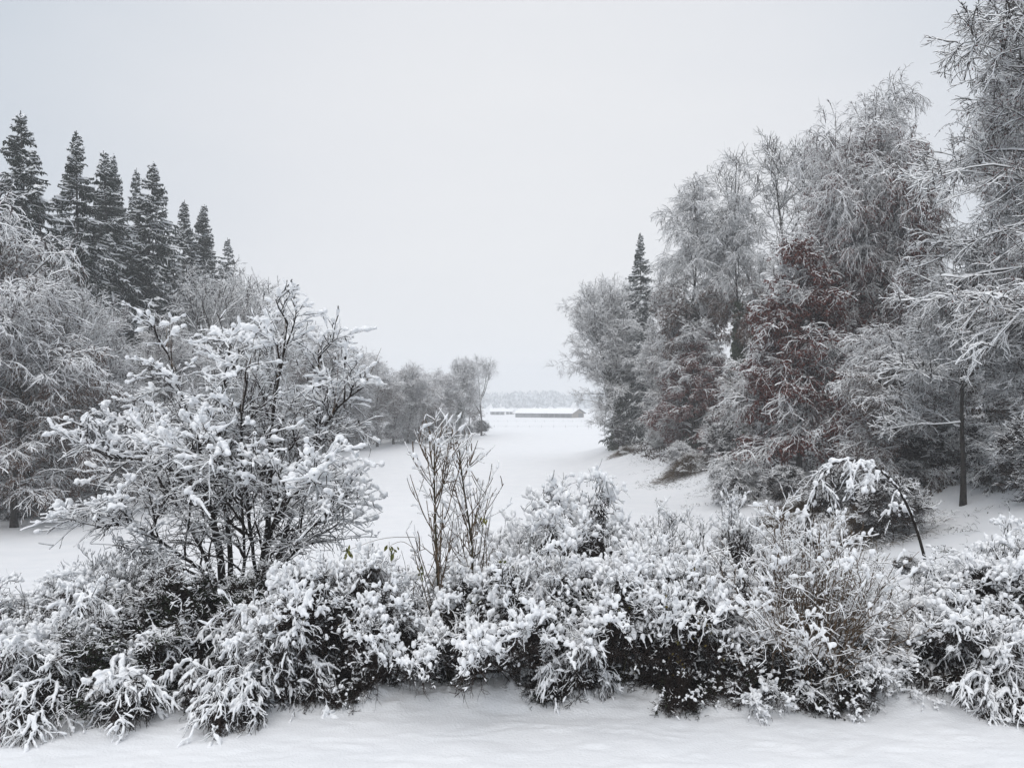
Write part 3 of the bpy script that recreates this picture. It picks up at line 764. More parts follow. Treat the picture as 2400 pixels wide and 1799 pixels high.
for (nm, pr, px, d, sc_, rz, lb) in [
    ('drooping_shrub', B_TAIL, 70, 12.0, (1.0, 1.0, 1.0), 0.3, 'drooping snow-laden shrub at the bottom left corner'),
    ('drooping_shrub', B_ARCH, 25, 13.2, (0.9, 0.9, 0.72), 1.7, 'arching snowy shrub at the left edge behind the corner one'),
    ('drooping_shrub', B_TAIL, 170, 11.9, (0.9, 0.9, 0.85), 2.7, 'snow-laden shrub with long tails right of the bottom left corner'),
    ('arching_shrub', B_ARCH, 210, 13.6, (0.9, 0.9, 0.85), 3.5, 'arching shrub below the left bough of the multi-stemmed tree'),
    ('upright_shrub', B_UP, 265, 14.6, (0.6, 0.6, 0.95), 0.5, 'thin upright shrub behind the left bough of the multi-stemmed tree'),
    ('evergreen_shrub', B_YEW, 430, 13.3, (0.85, 0.8, 0.85), 0.8, 'dark evergreen shrub at the foot of the multi-stemmed tree'),
    ('evergreen_shrub', B_YEW, 345, 12.6, (0.85, 0.8, 0.62), 3.8, 'lower dark evergreen shrub left of the larger one'),
    ('drooping_shrub', B_TAIL, 590, 12.2, (0.85, 0.8, 0.92), 4.2, 'shrub with long snow-sleeved tails in front of the dark evergreen'),
    ('drooping_shrub', B_TAIL, 500, 12.5, (0.8, 0.8, 0.9), 5.8, 'shrub with snow-sleeved tails over the dark evergreen'),
    ('rounded_shrub', B_MOUND, 735, 12.8, (0.8, 0.8, 0.86), 0.0, 'rounded snow-heaped shrub left of the bare upright saplings'),
    ('rounded_shrub', B_MOUND2, 830, 12.9, (0.7, 0.7, 0.66), 2.0, 'snow-heaped shrub at the left foot of the upright saplings'),
    ('rounded_shrub', B_MOUND2, 690, 13.6, (0.8, 0.8, 0.8), 4.0, 'snowy shrub behind the rounded one, under the right bough'),
    ('rounded_shrub', B_MOUND, 1055, 13.2, (0.75, 0.75, 0.78), 3.0, 'snow-heaped shrub at the right foot of the upright saplings'),
    ('rounded_shrub', B_MOUND2, 1150, 13.0, (0.95, 0.9, 0.88), 1.0, 'broad snow-heaped shrub in the middle of the hedge'),
    ('domed_shrub', B_ARCH, 1210, 15.2, (1.15, 1.15, 1.28), 5.0, 'tall domed shrub buried in snow behind the middle of the hedge'),
    ('rounded_shrub', B_MOUND, 1310, 12.9, (0.9, 0.9, 0.82), 5.2, 'snow-heaped shrub with dark gaps below, right of the hedge middle'),
    ('drooping_shrub', B_TAIL, 1265, 12.7, (0.6, 0.6, 0.72), 0.9, 'small shrub of straight white sprays in front of the dark hedge foot'),
    ('rounded_shrub', B_OCHRE, 1475, 12.8, (0.8, 0.8, 0.88), 0.4, 'snowy shrub with scattered ochre leaves'),
    ('rounded_shrub', B_MOUND2, 1390, 13.3, (0.8, 0.8, 0.85), 2.6, 'snow-heaped shrub left of the ochre-leaved one'),
    ('upright_shrub', B_UP, 1450, 15.6, (0.8, 0.8, 1.1), 1.9, 'upright twiggy shrub behind the ochre-leaved one'),
    ('upright_shrub', B_UP, 1580, 15.2, (0.8, 0.8, 1.05), 4.4, 'upright twiggy shrub left of the brown-stemmed fan'),
    ('fan_shrub', B_FAN, 1740, 12.75, (0.9, 0.9, 0.9), 0.7, 'large fan-shaped shrub of many bare brown stems'),
    ('fan_shrub', B_FAN, 1850, 13.5, (0.55, 0.55, 0.55), 2.9, 'smaller brown-stemmed shrub right of the large fan'),
    ('arching_shrub', B_ARCH, 1640, 12.8, (0.6, 0.6, 0.5), 5.0, 'arching snowy shrub at the left foot of the brown fan'),
    ('arching_shrub', B_ARCH, 1830, 12.6, (0.55, 0.5, 0.42), 1.2, 'arching snowy shrub at the right foot of the brown fan'),
    ('arching_shrub', B_ARCH, 1915, 13.8, (0.5, 0.5, 0.4), 2.2, 'low snowy shrub beside the gap in the hedge'),
    ('drooping_shrub', B_ARCH, 2135, 12.9, (0.95, 0.95, 0.85), 0.2, 'large snow-laden shrub at the right end of the hedge'),
    ('drooping_shrub', B_MOUND2, 2210, 13.4, (0.95, 0.95, 0.95), 3.2, 'heaped snowy shrub cut off by the right edge'),
    ('drooping_shrub', B_TAIL, 2085, 12.5, (0.7, 0.7, 0.7), 4.8, 'shrub with white hanging sprays right of the gap in the hedge'),
    ('drooping_shrub', B_TAIL, 2200, 12.2, (0.8, 0.8, 0.8), 1.8, 'shrub with white hanging sprays at the bottom right edge')]:
    putp(nm, pr, px, d, lb, 'shrub', rz, sc_, H1)
for (px, d, sc_, rz, lb) in [
    (700, 12.5, (0.6, 0.6, 0.6), 0.0, 'low dark-leaved bramble under the rounded shrub left of the saplings'),
    (790, 12.6, (0.5, 0.5, 0.5), 1.0, 'low bramble left of the brush pile'),
    (1440, 12.5, (0.6, 0.6, 0.55), 2.0, 'low bramble at the foot of the ochre-leaved shrub'),
    (1640, 12.4, (0.7, 0.6, 0.6), 3.0, 'low dark bramble at the left foot of the brown fan'),
    (1790, 12.4, (0.6, 0.6, 0.5), 4.0, 'low dark bramble at the right foot of the brown fan'),
    (2120, 12.3, (0.8, 0.6, 0.5), 5.0, 'low dark bramble under the large shrub at the right end'),
    (2210, 12.3, (0.7, 0.6, 0.5), 0.6, 'low dark bramble in the bottom right corner'),
    (470, 12.5, (0.7, 0.6, 0.5), 1.6, 'low bramble under the dark evergreen shrub'),
    (260, 12.3, (0.8, 0.6, 0.5), 2.6, 'low bramble right of the drooping corner shrub'),
    (1250, 12.7, (0.8, 0.6, 0.45), 3.6, 'low bramble in the dark foot of the middle hedge')]:
    putp('bramble', B_LOW, px, d, lb, 'bramble', rz, sc_, 'low brambles along the hedge foot')
for k, (px, d, lb) in enumerate([(480, 14.0, 'left of the multi-stemmed tree foot'), (660, 14.0, 'right of the multi-stemmed tree foot'), (850, 13.8, 'left of the upright saplings'), (1080, 13.8, 'right of the upright saplings'),
                                 (1200, 13.6, 'under the domed shrub'), (1340, 13.7, 'in the dark hedge foot right of the middle'), (1500, 13.6, 'behind the ochre-leaved shrub'), (2090, 13.6, 'under the large shrub at the right end'), (2230, 13.4, 'at the right edge'), (300, 13.9, 'under the left bough'), (120, 13.2, 'behind the corner shrub')]):
    putp('thicket', B_THICKET, px, d, 'dark thicket of thin stems ' + lb, 'thicket', k * 1.1, (0.9, 0.8, 1.0), 'dark thickets inside the hedge')
# the snowy multi-stemmed tree
def poly(pts, K):
    pts = np.array(pts, float)
    t = np.linspace(0, len(pts) - 1, K)
    q = pts
    for _ in range(3):            # corner cutting for a soft bend
        a = 0.75 * q[:-1] + 0.25 * q[1:]; b = 0.25 * q[:-1] + 0.75 * q[1:]
        q = np.concatenate([q[:1], np.stack([a, b], 1).reshape(-1, 3), q[-1:]])
    s = np.r_[0, np.cumsum(np.linalg.norm(np.diff(q, axis=0), axis=1))]
    u = np.linspace(0, s[-1], K)
    return np.stack([np.interp(u, s, q[:, i]) for i in range(3)], 1)
def multi_stem():
    rng = np.random.default_rng(5)
    B = [W3(500, 1330, 15.8), W3(555, 1325, 15.6)]
    g0 = [np.array([b[0], b[1], gz(b[0], b[1]) - 0.1]) for b in B]
    def path(b, *pp):
        return poly([g0[b]] + [W3(*q) for q in pp], 18)
    st = [path(0, (490, 1300, 15.8), (462, 1120, 15.9), (440, 960, 16.1), (400, 830, 16.2), (375, 730, 16.3)),
          path(0, (505, 1250, 15.7), (480, 1080, 15.6), (470, 900, 15.8), (505, 740, 16.0)),
          path(1, (560, 1250, 15.5), (575, 1080, 15.4), (572, 930, 15.5), (590, 790, 15.6), (600, 690, 15.7)),
          path(1, (560, 1280, 15.6), (590, 1130, 15.8), (660, 1000, 16.0), (730, 900, 16.2), (800, 850, 16.3)),
          path(0, (470, 1250, 15.4), (350, 1180, 15.0), (270, 1120, 14.7), (185, 1135, 14.4)),
          path(0, (480, 1150, 15.5), (420, 1060, 15.2), (340, 1000, 14.9), (240, 995, 14.7)),
          path(1, (570, 1270, 15.3), (640, 1190, 15.0), (700, 1120, 14.8), (760, 1095, 14.7)),
          path(0, (450, 1200, 16.2), (380, 1080, 16.6), (310, 960, 16.8), (270, 900, 16.9)),
          path(1, (600, 1180, 16.0), (660, 1060, 16.5), (690, 900, 16.7), (690, 760, 16.8)),
          path(0, (520, 1200, 15.0), (520, 1080, 14.6), (480, 1020, 14.2), (420, 1010, 14.0)),
          path(1, (560, 1180, 15.0), (600, 1100, 14.6), (640, 1050, 14.3), (690, 1040, 14.1)),
          path(1, (545, 1150, 15.3), (520, 1000, 15.2), (535, 880, 15.1), (550, 800, 15.1))]
    P0 = np.stack(st)
    org = np.array([g0[0][0], g0[0][1], g0[0][2]])
    P0 = P0 - org
    P0[:, 2:] += np.cumsum(rng.normal(0, 0.02, P0[:, 2:].shape), axis=1)
    r = 1.25 * np.array([.085, .06, .075, .07, .055, .05, .05, .045, .055, .04, .04, .04])
    R0 = rad(len(P0), 18, r, 0.012, 0.8)
    # secondary limbs
    p, d, ix, t = spawn(P0, 20, 0.40, 1, R(22), R(62), 0.55, rng, 0.45)
    L1 = 1.45 * (0.45 + 0.8 * rng.random(len(t))) * (1.1 - 0.55 * t)
    P1 = grow(p, d, L1, 9, 0.10, [0.03, 0.02, 0.0, -0.04, -0.08, -0.1, -0.12, -0.14], rng)
    lv = [(P0, R0, 8), (P1, rad(len(P1), 9, 0.022, 0.007), 5)]
    p, d, ix, t = spawn(P1, 9, 0.15, 1, R(30), R(70), 0.6, rng, 0.15)
    P2 = grow(p, d, 0.55 * (0.45 + 0.9 * rng.random(len(t))), 6, 0.11, -0.05, rng)
    lv.append((P2, rad(len(P2), 6, 0.0065, 0.0035), 3))
    p, d, ix, t = spawn(P2, 3, 0.1, 1, R(30), R(70), 0.7, rng, 0.1)
    P3 = grow(p, d, 0.22 * (0.5 + 0.8 * rng.random(len(t))), 4, 0.12, -0.05, rng)
    lv.append((P3, rad(len(P3), 4, 0.0045, 0.003), 3))
    m = shrub_mesh(lv, 0.045, 300, 'bark', 'twig', expk=13, lo=0.16, gap=0.22, cell=0.2, lump=0.30, vert=0.4, voxel=0.015, dust=0.021, hl=(0.0, 0.10))
    o = thing('multi_stemmed_tree', 'broad multi-stemmed tree with dark trunks and heaped snow on every twig', 'tree', tuple(org))
    obj('trunk', m['stems'], o); obj('crown', m['twigs'], o); obj('snow', m['snow'], o)
    # long bare shoots above the crown
    p, d, ix, t = spawn(P0[[0, 2, 3, 8, 11]], 5, 0.8, 1, R(5), R(25), 0.6, rng, 0.5)
    d[:, 2] += 0.9
    P = grow(p, d, 0.9 * (0.5 + 0.7 * rng.random(len(t))), 7, 0.05, 0.05, rng)
    A = Acc(); V, F = tubes(P, rad(len(P), 7, 0.008, 0.003), 4); A.add(V, F)
    obj('shoots', A.mesh('shoots', [M['cane']]), o)
multi_stem()
def saplings():
    """ash-like saplings with upright shoots"""
    rng = np.random.default_rng(9)
    for (pts, lb, sd) in [
        ([(975, 1470, 13.0), (950, 1330, 13.0), (942, 1180, 13.0), (938, 1060, 13.0), (938, 940, 13.0)], 'left and taller one of two bare upright saplings', 1),
        ([(1015, 1480, 13.3), (1010, 1330, 13.3), (1025, 1200, 13.3), (1005, 1080, 13.3), (990, 960, 13.3)], 'right one of two bare upright saplings', 2)]:
        q = [W3(*p) for p in pts]
        g = np.array([q[0][0], q[0][1], gz(q[0][0], q[0][1])])
        P0 = poly([g - [0, 0, .1]] + q[1:], 16)[None] - g
        R0 = rad(1, 16, 0.034, 0.009)
        p, d, ix, t = spawn(P0, 30, 0.16, 0.92, R(14), R(46), 0.3, rng)
        L1 = (2.1 * (1 - t) + 0.45) * (0.7 + 0.4 * rng.random(len(t)))
        P1 = grow(p, d, L1, 10, 0.05, [0.02, 0.05, 0.08, 0.1, 0.1, 0.1, 0.08, 0.06, 0.05], rng)
        p, d, ix, t = spawn(P1, 3, 0.15, 0.8, R(25), R(60), 0.6, rng, 0.1)
        P2 = grow(p, d, 0.5 * (0.4 + 0.9 * rng.random(len(t))), 6, 0.06, 0.09, rng)
        p, d, ix, t = spawn(P2, 2, 0.2, 1, R(30), R(60), 0.8, rng)
        P3 = grow(p, d, 0.18 * (0.5 + 0.8 * rng.random(len(t))), 4, 0.1, 0.0, rng)
        lv = [(P0, R0, 7), (P1, rad(len(P1), 10, 0.009, 0.005), 5), (P2, rad(len(P2), 6, 0.006, 0.004), 4), (P3, rad(len(P3), 4, 0.004, 0.003), 3)]
        m = shrub_mesh(lv, 0.028, 400 + sd, 'greenbark', 'cane', expk=14, lo=0.3, gap=0.46, vert=0.22, lump=0.2)
        o = thing('sapling', lb, 'sapling', tuple(g), group='upright saplings in the hedge')
        obj('trunk', m['stems'], o); obj('branches', m['twigs'], o); obj('snow', m['snow'], o)
        for (px, py, dd) in ([(755, 1190, 12.9), (845, 1180, 12.9), (912, 1228, 12.8)] if sd == 1 else [(1085, 1212, 12.7), (1042, 1112, 13.1), (1030, 1295, 12.6)]):
            c = W3(px, py, dd) - g
            V, F = leaf_quads(c + rng.normal(0, 0.045, (9, 3)), 0.12, rng, 1.3, 0.4)
            A = Acc(); A.add(V, F)
            # the thin shoot the sprig hangs from
            j = np.argmin(np.linalg.norm(P1.reshape(-1, 3) - c, axis=1)); b0 = P1.reshape(-1, 3)[j]
            V, F = tubes(poly([b0, 0.5 * (b0 + c) + [0, 0, .12], c + [0, 0, .03]], 8)[None], rad(1, 8, 0.005, 0.003), 4); A.add(V, F, 1)
            obj('leaf_sprig', A.mesh('leaf_sprig', [M['green'], M['cane']]), o)
saplings()
def bent_sapling():
    rng = np.random.default_rng(14)
    pp = [(2010, 1260, 14.3), (1990, 1170, 14.3), (1958, 1080, 14.2), (1915, 1022, 14.1), (1860, 990, 14.0), (1805, 992, 13.9), (1765, 1035, 13.9), (1745, 1110, 13.9), (1738, 1160, 13.9)]
    q = [W3(*p) for p in pp]
    g = np.array([q[0][0] + 0.15, q[0][1], gz(q[0][0] + 0.15, q[0][1])])
    P0 = poly([g - [0, 0, .1]] + q, 24)[None] - g
    R0 = rad(1, 24, 0.036, 0.012)
    p, d, ix, t = spawn(P0, 20, 0.42, 1, R(35), R(80), 0.5, rng, -0.5)
    P1 = grow(p, d, 0.75 * (0.5 + 0.8 * rng.random(len(t))), 8, 0.08, -0.22, rng)
    p, d, ix, t = spawn(P1, 7, 0.1, 1, R(25), R(60), 0.7, rng)
    P2 = grow(p, d, 0.3 * (0.5 + 0.8 * rng.random(len(t))), 5, 0.1, -0.2, rng)
    lv = [(P0, R0, 7), (P1, rad(len(P1), 8, 0.009, 0.004), 4), (P2, rad(len(P2), 5, 0.004, 0.003), 3)]
    m = shrub_mesh(lv, 0.032, 500, 'bark', 'twig', vert=0.6, gap=0.2, lo=0.5, per_m=(60, 13, 11))
    o = thing('bent_sapling', 'young tree bent into an arch by the snow behind the brown fan', 'sapling', tuple(g))
    obj('trunk', m['stems'], o); obj('branches', m['twigs'], o); obj('snow', m['snow'], o)
bent_sapling()
def fallen_branch(name, label, a, b, r, seed, n=6):
    rng = np.random.default_rng(seed)
    g = np.array(a, float)
    P0 = poly([g * 0, (np.array(b) - g) * 0.5 + rng.normal(0, 0.06, 3), np.array(b) - g], 12)[None]
    p, d, ix, t = spawn(P0, n, 0.3, 1, R(25), R(60), 0.6, rng)
    P1 = grow(p, d, 0.5 * (0.5 + 0.8 * rng.random(len(t))), 6, 0.1, -0.03, rng)
    p, d, ix, t = spawn(P1, 3, 0.2, 1, R(25), R(60), 0.6, rng)
    P2 = grow(p, d, 0.2 * (0.5 + 0.8 * rng.random(len(t))), 4, 0.1, -0.03, rng)
    m = shrub_mesh([(P0, rad(1, 12, r, r * 0.4), 6), (P1, rad(len(P1), 6, r * 0.3, 0.004), 4), (P2, rad(len(P2), 4, 0.004, 0.003), 3)], r * 0.7 + 0.014, seed, 'bark', 'twig', gap=0.12, vert=0.4, lo=0.6, hl=(0.04, 0.16), per_m=(16, 9, 7))
    o = thing(name, label, 'branch', tuple(g))
    obj('stem', m['stems'], o); obj('twigs', m['twigs'], o); obj('snow', m['snow'], o)
fallen_branch('broken_branch', 'broken branch with a thick bar of snow on top of the hedge', W3(1360, 1218, 13.6), W3(1240, 1222, 13.4), 0.03, 61)
c = W3(960, 1490, 12.8)
for k, (dx, dy, ln, az, lb) in enumerate([(0.3, 0.0, 1.3, 0.5, 'cut branch lying to the right on the brush pile under the saplings'), (-0.2, 0.1, 1.1, 2.5, 'cut branch lying to the left on the brush pile under the saplings'), (0.5, -0.1, 1.2, -0.2, 'long cut branch at the right end of the brush pile'), (0.1, 0.25, 1.0, 1.1, 'cut branch at the back of the brush pile')]):
    x, y = c[0] + dx, c[1] + dy
    z = gz(x, y) + 0.22 + 0.09 * k
    fallen_branch('cut_branch', lb, (x, y, z), (x + ln * math.cos(az), y + 0.35 * ln * math.sin(az), z - 0.12 + 0.1 * (k % 2)), 0.022, 70 + k, 8)
# shrubs farther back on both banks
G2 = 'snowy shrubs on the far banks'
for (nm, pr, px, d, sc_, rz, lb) in [
    ('arching_shrub', B_ARCH, 1665, 34, (1.15, 1.2, 1.05), 0.4, 'arched snowy shrub on the bank left of the bent sapling'),
    ('thicket', B_THICKET, 1735, 34, (1.3, 1.2, 1.1), 1.4, 'dark twiggy thicket right of the arched shrub on the bank'),
    ('rounded_shrub', B_MOUND2, 1590, 58, (1.4, 1.4, 2.0), 2.4, 'white mounded shrub below the copper beech on its left'),
    ('thicket', B_THICKET, 1700, 51, (1.8, 1.6, 1.6), 3.4, 'dark thicket under the copper beech'),
    ('thicket', B_THICKET, 1810, 45, (1.8, 1.6, 1.7), 0.8, 'dark thicket right of the copper beech'),
    ('arching_shrub', B_ARCH, 1425, 100, (1.7, 1.6, 1.5), 3.0, 'snowy drooping shrub at the foot of the rounded tree'),
    ('thicket', B_THICKET, 1350, 114, (1.6, 1.6, 1.9), 5.0, 'brown thicket around the trunk of the rounded tree'),
    ('arching_shrub', B_ARCH, 1470, 84, (1.6, 1.6, 1.3), 1.0, 'snowy drooping shrub left of the dark grassy mound'),
    ('thicket', B_THICKET, 1560, 74, (2.2, 2.0, 2.2), 2.0, 'dark thicket behind the white mounded shrub'),
    ('thicket', B_THICKET, 1930, 38, (2.0, 1.8, 1.7), 3.9, 'dark thicket behind the bent sapling'),
    ('thicket', B_THICKET, 2250, 36, (3.0, 2.6, 2.2), 5.9, 'dark thicket right of the slim dark stem'),
    ('thicket', B_THICKET, 2000, 46, (3.0, 2.6, 2.2), 4.9, 'dark thicket left of the slim dark stem'),
    ('thicket', B_THICKET, 2110, 43, (3.0, 2.6, 1.8), 2.2, 'dark thicket behind the foot of the slim dark stem'),
    ('arching_shrub', B_ARCH, 2180, 41, (3.0, 2.6, 1.7), 0.2, 'snowy shrub right of the foot of the slim dark stem'),
    ('arching_shrub', B_ARCH, 25, 54, (1.9, 1.8, 1.5), 0.9, 'snowy shrub at the left edge of the field'),
    ('arching_shrub', B_ARCH, 95, 57, (1.6, 1.6, 1.2), 2.9, 'low snowy shrub at the foot of the left wood'),
    ('rounded_shrub', B_MOUND2, 160, 62, (1.7, 1.6, 1.1), 4.2, 'low twiggy shrub farther along the foot of the left wood'),
    ('bramble', B_LOW, 1640, 36, (1.6, 1.3, 0.9), 0.0, 'snow-flecked bramble on the bank left of the arched shrub'),
    ('bramble', B_LOW, 2010, 27, (1.4, 1.2, 0.8), 1.0, 'bramble on the snowy bank right of the bent sapling'),
    ('bramble', B_LOW, 2080, 24, (1.2, 1.0, 0.8), 2.0, 'bramble on the snowy bank above the right end of the hedge'),
    ('bramble', B_LOW, 1960, 31, (1.5, 1.2, 0.8), 3.0, 'bramble on the bank under the crown of the slim tree')]:
    plant(nm, P_BUSHU if pr in (B_THICKET, B_LOW) else P_BUSHD, (px * K9 - 512) / FPX * d, d, sc_[2] * (1.9 if pr is not B_LOW else 0.9), 1.15 if pr is not B_LOW else 2.0, rz, lb, 'shrub', G2)
# shrub row under the left wood and far row, and under the right wood
for k in range(24):
    y = 62 + k * 6.2
    x = -34.5 - (0 if k % 2 else 3) if y < 150 else -33 + (y - 150) * 0.46
    plant('thicket', P_BUSHU if k % 3 else P_BUSHD, x, y, 3.0 + 1.1 * (k % 2), 1.25, k * 1.3, 'twiggy shrub in the row along the foot of the left wood', 'shrub', 'shrubs along the foot of the left wood')
def grass_mound(label, px, d, rx, ry, h, n, seed):
    rng = np.random.default_rng(seed)
    x = (px * K9 - 512) / FPX * d
    o = thing('grass_mound', label, 'dead grass', (x, d, gz(x, d)))
    a = rng.random(n) * 6.283; r = np.minimum(np.abs(rng.normal(0, 0.55, n)), 1.5)
    p = np.stack([np.cos(a) * r * rx, np.sin(a) * r * ry, 0.02 + h * np.maximum(1 - r ** 2, 0) * rng.random(n)], 1)
    p[:, 2] += terrain(x + p[:, 0], d + p[:, 1]) - gz(x, d)
    dd = np.stack([np.cos(a) * r + rng.normal(0, .5, n) - 0.3, np.sin(a) * r + rng.normal(0, .5, n), 0.5 + rng.random(n)], 1)
    P = grow(p, dd, 0.5 + 0.5 * rng.random(n), 5, 0.1, -0.3, rng)
    A = Acc()
    V, F, mi = snowed(P, rad(n, 5, 0.010, 0.004), 0.03 * sst(0.45, 0.7, vnoise(P, 0.7, seed)) * (P[..., 2:3][..., 0] > 0.25 * h)); A.add(V, F, mi)
    obj('blades', A.mesh('blades', [M['deadgrass'], M['snowfar']]), o)
grass_mound('dark brown grassy mound at the edge of the field below the copper leaves', 1490, 76, 2.8, 2.0, 1.5, 4200, 1)
grass_mound('reddish brown grassy patch at the foot of the rounded tree', 1352, 106, 1.7, 1.5, 0.5, 1600, 2)
grass_mound('dark brown grassy slope under the copper beech', 1730, 46, 3.2, 2.2, 1.2, 5000, 3)
grass_mound('dark brown grassy slope right of the copper beech', 1850, 40, 2.8, 2.0, 1.1, 5000, 4)
# litter of twigs and leaves on the bank and along the hedge foot
def litter():
    rng = np.random.default_rng(31)
    n = 15000
    y = 17 + 95 * rng.random(n) ** 1.4
    x = 10.5 + np.maximum(y - 90, 0) * 0.3 + np.abs(rng.normal(0, 1, n)) * 8 + 1.0 + (y < 40) * 0.6
    p = np.stack([x, y, 0 * x], 1)
    keep = (vnoise(p, 2.2, 4) > 0.5 - 0.02 * (x - 14)) & (vnoise(p, 0.6, 5) > 0.42) & (np.abs(x) < 0.72 * y)
    p = p[keep]
    yh = 12.3 + 1.9 * rng.random(9000); xh = rng.uniform(-8.5, 9, 9000)
    ph = np.stack([xh, yh, 0 * xh], 1)
    ph = ph[vnoise(ph, 0.5, 7) > 0.45]
    ps = np.stack([rng.uniform(-8, 8, 24), 11.6 + 0.9 * rng.random(24), np.zeros(24)], 1)
    p = np.concatenate([p, ph, ps])
    p[:, 2] = terrain(p[:, 0], p[:, 1]) + 0.06
    m = len(p)
    P = grow(p, np.stack([rng.normal(0, 1, m), rng.normal(0, 1, m), 0.15 + 0.8 * rng.random(m)], 1), np.where(p[:, 1] < 12.3, 0.4, 1.0) * (0.14 + 0.20 * rng.random(m)), 4, 0.2, -0.12, rng)
    # leaf litter under the trees of both woods, where little snow reaches the ground
    k_ = 90000
    yw = 43 + 85 * rng.random(k_)
    xr = 12 - 5 * sst(45, 110, yw) + 8 + 34 * rng.random(k_)
    xl = -34.5 - 22 * rng.random(k_)
    xw = np.where(rng.random(k_) < 0.65, xr, xl)
    pw = np.stack([xw, yw, 0 * xw], 1)
    pw = pw[(vnoise(pw, 1.6, 14) > 0.36) & (np.abs(xw) < 0.75 * yw)]
    pw[:, 2] = terrain(pw[:, 0], pw[:, 1]) + 0.22
    A = Acc()
    V, F = leaf_quads(pw, 0.17, rng, 0.0, 0.8); A.add(V, F, 2)
    V, F = tubes(P, rad(m, 4, np.where(p[:, 1] < 12.3, 0.0045, 0.008), 0.003), 3); A.add(V, F, 0)
    q = rng.choice(m, 7000)
    V, F = leaf_quads(P[q, 2], 0.07, rng, 0.0, 0.6); A.add(V, F, 1)
    o = obj('undergrowth', A.mesh('undergrowth', [M['twig'], M['ivy'], M['litter']]))
    o['kind'] = 'stuff'
    o['label'] = 'twigs and dead leaves sticking out of the snow on the bank and along the hedge foot'
litter()

# ------------------------------------------------------------------ barn, farm building, fences, far wood
def box_acc(A, x0, x1, y0, y1, z0, z1, mi=0):
    V = np.array([(x, y, z) for z in (z0, z1) for y in (y0, y1) for x in (x0, x1)], float)
    F = np.array([[0, 2, 3, 1], [4, 5, 7, 6], [0, 1, 5, 4], [2, 6, 7, 3], [0, 4, 6, 2], [1, 3, 7, 5]])
    A.add(V, F, mi)
def slab(A, pts, th, mi=0):
    """four corners of a sloping plane, thickness th downwards"""
    P = np.array(pts, float)
    V = np.concatenate([P - [0, 0, th], P])
    F = np.array([[3, 2, 1, 0], [4, 5, 6, 7], [0, 1, 5, 4], [1, 2, 6, 5], [2, 3, 7, 6], [3, 0, 4, 7]])
    A.add(V, F, mi)
def barn():
    d = 455.0
    x0 = (1113 * K9 - 512) / FPX * d; x1 = x0 + 35.0
    zb = gz(x0, d)
    L = x1 - x0; D = 17.0; he, hr = 2.5, 5.0
    o = thing('barn', 'long low barn with a snow-covered gable roof and board walls across the field', 'barn', (x0, d, zb), R(-28))
    A = Acc(); box_acc(A, 0, L * 0.46, -0.02, 0.2, 0, he); obj('front_wall', A.mesh('front_wall', [M['plank']], True), o)
    A = Acc(); box_acc(A, L * 0.46, L, 0.1, 0.3, 0, he)
    w2 = obj('open_front_wall', A.mesh('open_front_wall', [M['darkwood']], True), o)
    for k in range(5):
        A = Acc(); xx = L * (0.5 + 0.1 * k); box_acc(A, xx - .12, xx + .12, -0.05, 0.098, 0, he - .05); obj('post', A.mesh('post', [M['plank']], True), w2)
    for k in range(4):
        A = Acc(); xx = L * (0.02 + 0.14 * k); box_acc(A, xx, xx + .18, -0.08, -0.022, 0, he - .05); obj('batten', A.mesh('batten', [M['darkwood']], True), o)
    A = Acc(); box_acc(A, 0, L, D - .2, D, 0, he); obj('back_wall', A.mesh('back_wall', [M['plank']], True), o)
    for nm, xx, m in (('gable_wall', L - 0.2, 'plankwarm'), ('gable_wall', 0.0, 'plank')):
        A = Acc()
        a, b = xx, xx + .2
        V = np.array([(a, .31, 0), (a, D - .21, 0), (a, D - .21, he), (a, D / 2, hr - .1), (a, .31, he), (b, .31, 0), (b, D - .21, 0), (b, D - .21, he), (b, D / 2, hr - .1), (b, .31, he)], float)
        F = np.array([[0, 1, 2, 4], [4, 2, 3, 3], [5, 9, 7, 6], [9, 8, 8, 7], [0, 5, 6, 1], [1, 6, 7, 2], [2, 7, 8, 3], [3, 8, 9, 4], [4, 9, 5, 0]])
        A.add(V[:, :], F[[0, 2, 4, 5, 6, 7, 8]], 0)
        T_ = np.array([(a, .31, he), (a, D - .21, he), (a, D / 2 + .05, hr - .1), (a, D / 2 - .05, hr - .1), (b, .31, he), (b, D - .21, he), (b, D / 2 + .05, hr - .1), (b, D / 2 - .05, hr - .1)], float)
        A.add(T_, np.array([[0, 1, 2, 3], [7, 6, 5, 4]]), 0)
        gw = obj(nm, A.mesh(nm, [M[m]], True), o)
        if m == 'plankwarm':
            A = Acc(); box_acc(A, L + .004, L + .12, D * .55, D * .9, 0.05, 2.3); obj('barn_door', A.mesh('barn_door', [M['darkwood']], True), gw)
    A = Acc()
    e_ = 1.1
    slab(A, [(-e_, -1.3, he - .25), (L + e_, -1.3, he - .25), (L + e_, D / 2, hr), (-e_, D / 2, hr)], 0.16)
    slab(A, [(-e_, D / 2, hr), (L + e_, D / 2, hr), (L + e_, D + 1.3, he - .25), (-e_, D + 1.3, he - .25)], 0.16)
    rf = obj('roof', A.mesh('roof', [M['darkwood']], True), o)
    A = Acc()
    e_ = 1.0; zs = 0.02
    slab(A, [(-e_, -1.22, he - .2 + zs + .2), (L + e_, -1.22, he - .2 + zs + .2), (L + e_, D / 2, hr + .24), (-e_, D / 2, hr + .24)], 0.19)
    slab(A, [(-e_, D / 2, hr + .24), (L + e_, D / 2, hr + .24), (L + e_, D + 1.22, he + .02), (-e_, D + 1.22, he + .02)], 0.19)
    obj('roof_snow', A.mesh('roof_snow', [M['snow']], True), rf)
barn()
